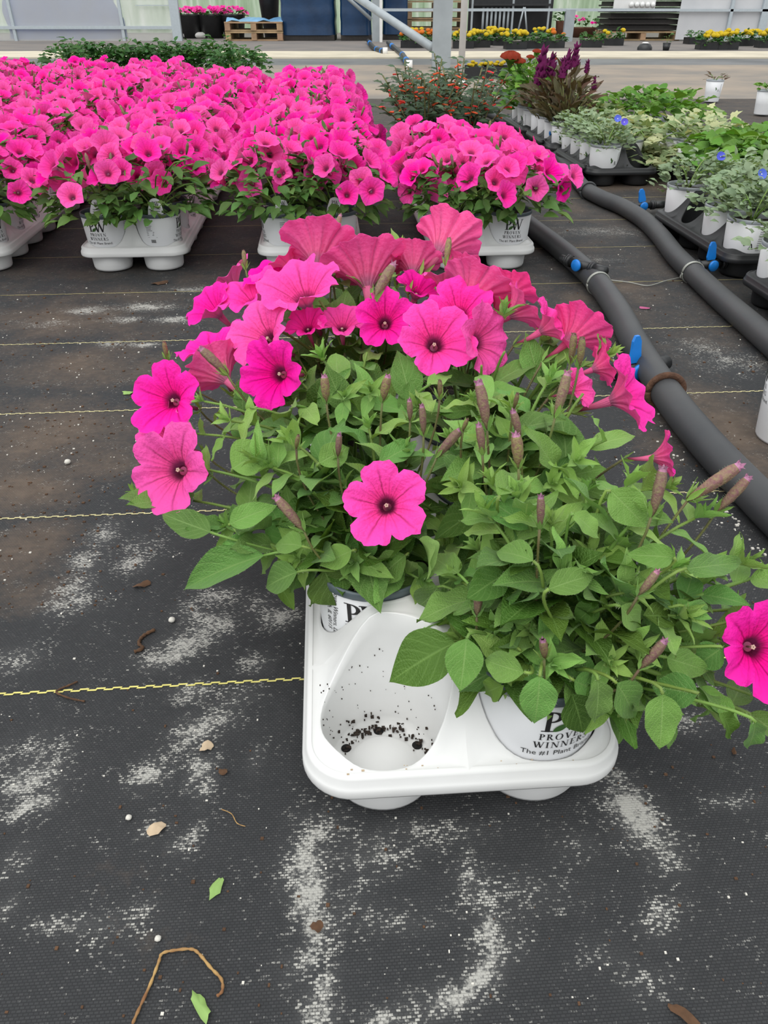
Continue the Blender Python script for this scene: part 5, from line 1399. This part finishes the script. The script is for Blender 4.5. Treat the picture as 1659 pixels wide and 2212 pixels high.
# far white film wall on the right
WR = struct(bpy.data.objects.new('wall_right', None)); COL.objects.link(WR)
for (a, b_) in ((1462, 1570), (1574, 1640), (1650, 1900)):
    bx(WR, 'pane', a, b_, .02, 2.4, YW, .012, MT['whitefilm'])
for x, w_ in ((1572, 3), (1645, 8)): bx(WR, 'mullion', x - w_, x + w_, 0, 2.4, YW - .04, .06, MT['alu'])
bx(WR, 'rail', 1456, 1900, .42, .455, YW - .05, .04, MT['alu'])
struct(bx(None, 'wall_back', -500, 2200, 0, 3.0, 19.5, .05, MT['streak']))
for k, (x, z1, lab) in enumerate(((814, 2.4, 'galvanised post left of the diagonal brace'), (1228, .45, 'short galvanised rail post beside the marigolds'))):
    o = bx(None, 'steel_post', x - 10, x + 10, 0, z1, YW - .25, .10, MT['galv']); tag(o, lab, 'post')
o = bx(None, 'guard_rail', 822, 1462, .425, .465, YW - .25, .05, MT['alu']); tag(o, 'horizontal aluminium rail across the far end', 'rail')
o = bx(None, 'white_standpipe', 820, 826, 0, 2.4, YW - .5, .04, MT['pvc']); tag(o, 'thin white pipe beside the left galvanised post', 'pipe')
# blue shape seen through the panes
p = W(140, 70, 16.2)
b = MB(); rows = []
for i in range(9):
    t = i / 8; rows.append([((1.05 + .06 * math.sin(5 * a_ + i)) * math.cos(a_) * (1 - .25 * t * t), .5 * math.sin(a_), t * 1.1) for a_ in [2 * PI * k / 24 for k in range(24)]])
b.grid(rows, closed=True); MT['tarp2'] = plain('blue_tarp', sr(50, 92, 160), .5, var=.2, scale=3)
o = b.build('blue_tarp_heap', MT['tarp2'], None, T((p.x, 16.3, 0))); tag(o, 'blue tarp covered heap behind the left panes', 'tarp heap')
# big grey post, white pipe and braces in the middle
p = gp(952, 150); b = MB(); b.box((p.x, p.y, 1.3), (.088, .075, 1.3)); o = b.build('square_post', MT['galv'], smooth=False); tag(o, 'wide square galvanised post behind the red-flowered bushes', 'post')
p = gp(994, 196); r = thing('white_pipe_post', 'thin white upright pipe standing in front of the wide post', 'pipe', (p.x, p.y, 0))
b = MB(); b.tube([(0, 0, 0), (0, 0, 2.2)], .024, 16); b.build('pipe_body', MT['pvc'], r); b = MB(); b.tube([(0, 0, 0), (0, 0, .07)], .036, 16); b.build('pipe_socket', MT['pvc'], r)
Yb = gp(952, 150).y + .15
b = MB(); e0_, e1_ = aty(935, 104, Yb), aty(690, -60, Yb + 3.2); b.tube([e0_, e1_], .042, 14); tag(b.build('brace_pipe', MT['galv']), 'thick diagonal galvanised brace leaning to the wide post', 'brace')
b = MB(); b.tube([aty(802, 42, YW - .3), aty(690, -60, YW - .3)], .030, 10); tag(b.build('brace_pipe', MT['galv']), 'thin diagonal brace meeting the left galvanised post', 'brace')
# wrapped blue bins
def bale(px0, px1, Y, h, label):
    x0, x1 = W(px0, 60, Y).x, W(px1, 60, Y).x; r = thing('wrapped_bin', label, 'bin', ((x0 + x1) / 2, Y, 0), 0, 'blue wrapped bins'); wd = (x1 - x0) / 2
    b = MB(); rows = []
    for i in range(12):
        z = .08 + (h - .08) * i / 11; q = 1 - .012 * (i % 3); row = []
        for k in range(32):
            a = 2 * PI * k / 32; c_, s_ = math.cos(a), math.sin(a); row.append((wd * q * math.copysign(abs(c_) ** .25, c_), .45 * q * math.copysign(abs(s_) ** .25, s_), z))
        rows.append(row)
    b.grid(rows, closed=True); b.build('wrap', MT['tarp'], r)
    b = MB(); b.box((0, 0, .045), (wd * .96, .43, .04)); b.build('pallet_base', MT['corrug'], r, smooth=False)
bale(612, 727, YW + .5, 1.1, 'dark blue wrapped bin right of the pallet with film'); bale(737, 803, YW + .5, 1.1, 'dark blue wrapped bin behind the left galvanised post'); bale(826, 880, YW + .9, 1.1, 'dark blue wrapped bin left of the wooden pallet stack')
def pallet(root, x0, x1, Y, z, dy=.9, boards=5):
    wd = x1 - x0; cx = (x0 + x1) / 2
    for k in range(3):
        b = MB(); b.box((cx + (k - 1) * (wd / 2 - .05), Y, z + .06), (.045, dy / 2, .05)); b.build('pallet_block', MT['wood'], root, smooth=False)
    for zz in (z + .012, z + .125):
        for k in range(boards):
            b = MB(); b.box((cx, Y - dy / 2 + .06 + k * (dy - .12) / (boards - 1), zz), (wd / 2, .05, .011)); b.build('pallet_board', MT['wood'], root, smooth=False)
x0, x1 = W(488, 60, YW + .1).x, W(612, 60, YW + .1).x
r = thing('pallet_pair', 'two stacked wooden pallets with light blue film on top', 'pallet'); pallet(r, x0, x1, YW + .4, 0); pallet(r, x0, x1, YW + .4, .14)
b = MB(); rows = []
for i in range(6):
    rows.append([(x0 + .02 + (x1 - x0 - .02) * j / 9, YW + .02 + .75 * i / 5, .29 + .03 * math.sin(j * 1.3 + i) + (.02 if 0 < i < 5 else -.02)) for j in range(10)])
b.grid(rows); b.build('film', MT['film'], r)
x0, x1 = W(878, 60, YW + 1.2).x, W(1005, 60, YW + 1.2).x
r = thing('pallet_stack', 'tall stack of wooden pallets behind the wide post', 'pallet stack')
for k in range(5): pallet(r, x0, x1, YW + 1.6, k * .145)
# black pots of magenta flowers
for k, (px, s) in enumerate(((412, .24), (458, .24), (505, .22))):
    p = gp(px, 80); Y = YW + 1.2; x_ = W(px, 60, Y).x
    r = thing('patio_planter', 'black round planter of dull magenta flowers, %s of three by the pallets' % ('left', 'middle', 'right')[k], 'planter', (x_, Y, 0), 0, 'black planters')
    b = MB(); b.lathe([(0, 0), (s * .8, 0), (s, .34), (s * 1.06, .36), (s * .98, .37), (s * .9, .33), (0, .33)], 24); b.build('planter_pot', MT['black'], r)
    rr_ = random.Random(k); bush(r, DARKL, 40, .30, .12, .10, z0=.33, stems=3)
    for i in range(26):
        a = rr_.uniform(0, 6.28); q = .29 * math.sqrt(rr_.random()); put('flower', FAR_COR[0], r, frame_z(Vector((q * math.cos(a), q * math.sin(a), .43 + rr_.uniform(-.04, .05))), Vector((rr_.gauss(0, .4), -.6, 1)), 0, .045))
b = MB(); p0 = gp(398, 83); p1 = gp(445, 83); b.tube([(p0.x, p0.y, .05), (p1.x, p1.y, .05)], .05, 14); tag(b.build('drain_pipe', MT['pvc']), 'short white drain pipe on the ground beside the black planters', 'pipe')
r = thing('tall_planter', 'tall black planter partly hidden left of the wrapped bins', 'planter', (W(585, 60, YW + 1.3).x, YW + 1.3, 0)); b = MB(); b.lathe([(0, 0), (.12, 0), (.20, .75), (.22, .8), (.18, .78), (0, .7)], 20); b.build('planter_pot', MT['black'], r)
# dark shelving with grey tubes
r = thing('dark_shelf', 'dark open shelf unit holding grey tubes behind the yellow marigolds', 'shelf')
for z in (.05, .50): bx(r, 'shelf_board', 1018, 1182, z, z + .03, YW + .7, .5, MT['black'])
for x in (1018, 1105, 1182): bx(r, 'upright', x - 2, x + 2, 0, 1.6, YW + .5, .04, MT['galv'])
bx(r, 'back_panel', 1010, 1190, .08, 1.6, YW + 1.0, .03, MT['black'])
for k in range(7):
    b = MB(); x_ = W(1042 + k * 9, 60, YW + .55).x; b.tube([(x_, YW + .55, .08), (x_, YW + .55, .48)], .022, 8); b.build('grey_tube', MT['galv'], r)
for x_, e_ in ((1118, 1128), (1140, 1130)):
    b = MB(); b.tube([W(x_, 60, YW + .45).xyz * 1 if False else Vector((W(x_, 60, YW + .45).x, YW + .45, .06)), Vector((W(e_, 60, YW + .45).x, YW + .45, .48))], .016, 8); b.build('stand_leg', MT['galv'], r)
# black crate stack with a white tray on it
r = thing('black_tray_stack', 'tall stack of black nursery trays on a pallet', 'tray stack')
x0, x1 = W(1302, 60, YW + .4).x, W(1458, 60, YW + .4).x
pallet(r, x0, x1, YW + .5, 0)
for k in range(9):
    b = MB(); z = .15 + k * .085; b.box(((x0 + x1) / 2, YW + .5, z + .012), ((x1 - x0) / 2, .42, .012)); b.box(((x0 + x1) / 2, YW + .5, z + .045), ((x1 - x0) / 2 * .94, .38, .028)); b.build('nursery_tray', MT['corrug'], r, smooth=False)
b = MB(); xw0, xw1 = W(1318, 60, YW).x, W(1406, 60, YW).x; b.box(((xw0 + xw1) / 2, YW - .02, .60), ((xw1 - xw0) / 2, .02, .17))
r2 = thing('white_cell_tray', 'white cell tray hung on the front of the black tray stack', 'plant tray'); b.build('tray_panel', MT['white'], r2, smooth=False)
for k in range(5):
    b = MB(); x_ = xw0 + (xw1 - xw0) * (.42 + .13 * k); b.tube([(x_, YW - .04, .52), (x_, YW - .09, .50)], [.045, .03], 12); b.build('cup', MT['white'], r2)
# brown planters and stray things by the right hand gap
for k, (px, w_, h_, mat, lab) in enumerate(((1212, .10, .26, 'terracotta', 'tall brown pot beside the short rail post'), (1262, .26, .14, 'terracotta', 'low brown planter with pink flowers behind the rail'))):
    Y = YW + .6 + k; r = thing('brown_planter', lab, 'planter', (W(px, 60, Y).x, Y, 0)); b = MB(); b.lathe([(0, 0), (w_ * .8, 0), (w_, h_), (w_ * 1.05, h_ + .02), (w_ * .9, h_), (0, h_ - .03)], 20); b.build('planter_pot', MT[mat], r); bush(r, DARKL, 40, w_ * 1.3, .2, .09, z0=h_, stems=3)
    if k:
        for i in range(7): put('flower', FAR_COR[1], r, frame_z(Vector((rnd.uniform(-.25, .25), rnd.uniform(-.2, .1), h_ + rnd.uniform(.08, .2))), Vector((0, -.6, 1)), 0, .04))
scrap('white_bag', 1188, 79, .14, .09, .2, MT['white'], 'crumpled white bag behind the marigolds', 'bag', seed=21).scale = (1, 1, 30)
# marigolds in black flats
def ball_mesh(mat):
    b = MB(); r = random.Random(9); rows = []
    for i in range(6):
        t = PI * i / 5; rows.append([(math.sin(t) * math.cos(2 * PI * k / 10) * (1 + .14 * ((k + i) % 2)), math.sin(t) * math.sin(2 * PI * k / 10) * (1 + .14 * ((k + i) % 2)), -.7 * math.cos(t)) for k in range(10)])
    b.grid(rows, closed=True); return b.mesh('flower', mat)
BALL = {'yellow': ball_mesh(MT['yellow']), 'orangem': ball_mesh(MT['orangem'])}
def flat_mesh(L, Wd):
    b = MB(); b.box((0, 0, .004), (L, Wd, .004))
    for sx, sy, hx_, hy_ in ((1, 0, .006, Wd), (-1, 0, .006, Wd), (0, 1, L, .006), (0, -1, L, .006)): b.box((sx * L, sy * Wd, .045), (hx_, hy_, .045))
    for k in range(1, 4): b.box((-L + k * L / 2, 0, .04), (.004, Wd, .035))
    return b.mesh('flat', MT['black'], smooth=False)
FLAT = flat_mesh(.14, .11)
def marigold(px, py, mat, label, nf=9, h=.20):
    p = gp(px, py); r = thing('marigold_flat', label, 'flower flat', (p.x, p.y, 0), frng.uniform(-.1, .1), 'marigold flats at the far end')
    put('flat', FLAT, r); bush(r, DARKL, 55, .17, h - .06, .075, z0=.06, up=.3, stems=4)
    for i in range(nf):
        a = frng.uniform(0, 6.28); q = .15 * math.sqrt(frng.random())
        put('flower', BALL[mat], r, frame_z(Vector((q * math.cos(a), q * math.sin(a) - .02, h + frng.uniform(-.01, .04) - q * .25)), Vector((0, -.3, 1)), frng.uniform(0, 6), frng.uniform(.030, .040)))
ML = [(888, 103, 'orangem', 10), (925, 103, 'orangem', 10), (905, 97, 'yellow', 9), (1000, 104, 'yellow', 12), (1035, 102, 'yellow', 11), (1062, 97, 'yellow', 10), (1112, 106, 'yellow', 13), (1084, 98, 'yellow', 8), (1150, 104, 'yellow', 2), (1168, 98, 'yellow', 8), (1195, 103, 'orangem', 3), (1275, 102, 'yellow', 0), (1322, 98, 'yellow', 3), (1500, 95, 'yellow', 0), (1528, 107, 'yellow', 11), (1565, 107, 'yellow', 12), (1600, 99, 'yellow', 8), (1632, 97, 'yellow', 8), (1655, 103, 'yellow', 9)]
NTH = ['first', 'second', 'third', 'fourth', 'fifth', 'sixth', 'seventh', 'eighth', 'ninth', 'tenth', 'eleventh', 'twelfth', 'thirteenth', 'fourteenth', 'fifteenth', 'sixteenth', 'seventeenth', 'eighteenth', 'nineteenth']
order = sorted(range(len(ML)), key=lambda i: ML[i][0])
for rank, i in enumerate(order):
    px, py, mt, nf = ML[i]
    marigold(px, py, mt, ('black flat of %s marigolds, %s flat from the left at the far end' % ('orange' if mt == 'orangem' else 'yellow', NTH[rank])) if nf else 'black flat of green plants without flowers, %s flat from the left at the far end' % NTH[rank], nf)
p = gp(1392, 108); r = thing('silver_bowl', 'small dark dome with pale top on the yard ground', 'bowl', (p.x, p.y, 0)); b = MB(); b.lathe([(.10, 0), (.10, .03), (.07, .07), (0, .085)], 16); b.build('dome', MT['black'], r); b = MB(); b.lathe([(.05, .081), (.03, .092), (0, .095)], 14); b.build('dome_top', MT['pvc'], r)
p = gp(1438, 109); r = thing('black_pot', 'small black pot with thin seedling on the yard ground', 'pot', (p.x, p.y, 0)); b = MB(); b.lathe([(0, 0), (.04, 0), (.055, .09), (.05, .085), (0, .08)], 16); b.build('planter_pot', MT['black'], r); bush(r, DARKL, 8, .05, .14, .05, z0=.09, stems=2)
# blue drip lines crossing the walk
for pxs, lab in (([(795, 88), (806, 102), (818, 108), (832, 112)], 'blue-black drip line on the yard, left one'), ([(838, 92), (862, 112), (872, 122), (884, 142)], 'blue-black drip line crossing the concrete walk')):
    r = thing('drip_line', lab, 'drip line'); b = MB(); pts = catmull([gp(x, y, .035) for x, y in pxs], 5); b.tube(pts, .03, 8); b.build('hose_body', MT['black'], r)
    for q in (2, len(pts) // 2, len(pts) - 4):
        b = MB(); b.tube([pts[q], pts[q].lerp(pts[q + 1], .5)], .034, 10); b.build('coupling', MT['blue'], r)
    b = MB(); b.tube([pts[-1] - Vector((.03, 0, 0)), pts[-1] + Vector((.03, 0, 0))], .05, 10); b.build('end_cap', MT['pvc'], r)
# far flats of yellow plants beside the white pipe
for k, px in enumerate((1030, 1075)):
    p = gp(px, 168); r = thing('seedling_flat', 'black flat of yellowish seedlings behind the bushes, %s' % ('left' if k == 0 else 'right'), 'flower flat', (p.x, p.y, 0)); put('flat', FLAT, r)
    for i in range(16): put('flower', BALL['yellow'], r, frame_z(Vector((frng.uniform(-.13, .13), frng.uniform(-.1, .1), .09 + frng.uniform(0, .03))), Vector((0, 0, 1)), 0, .018))
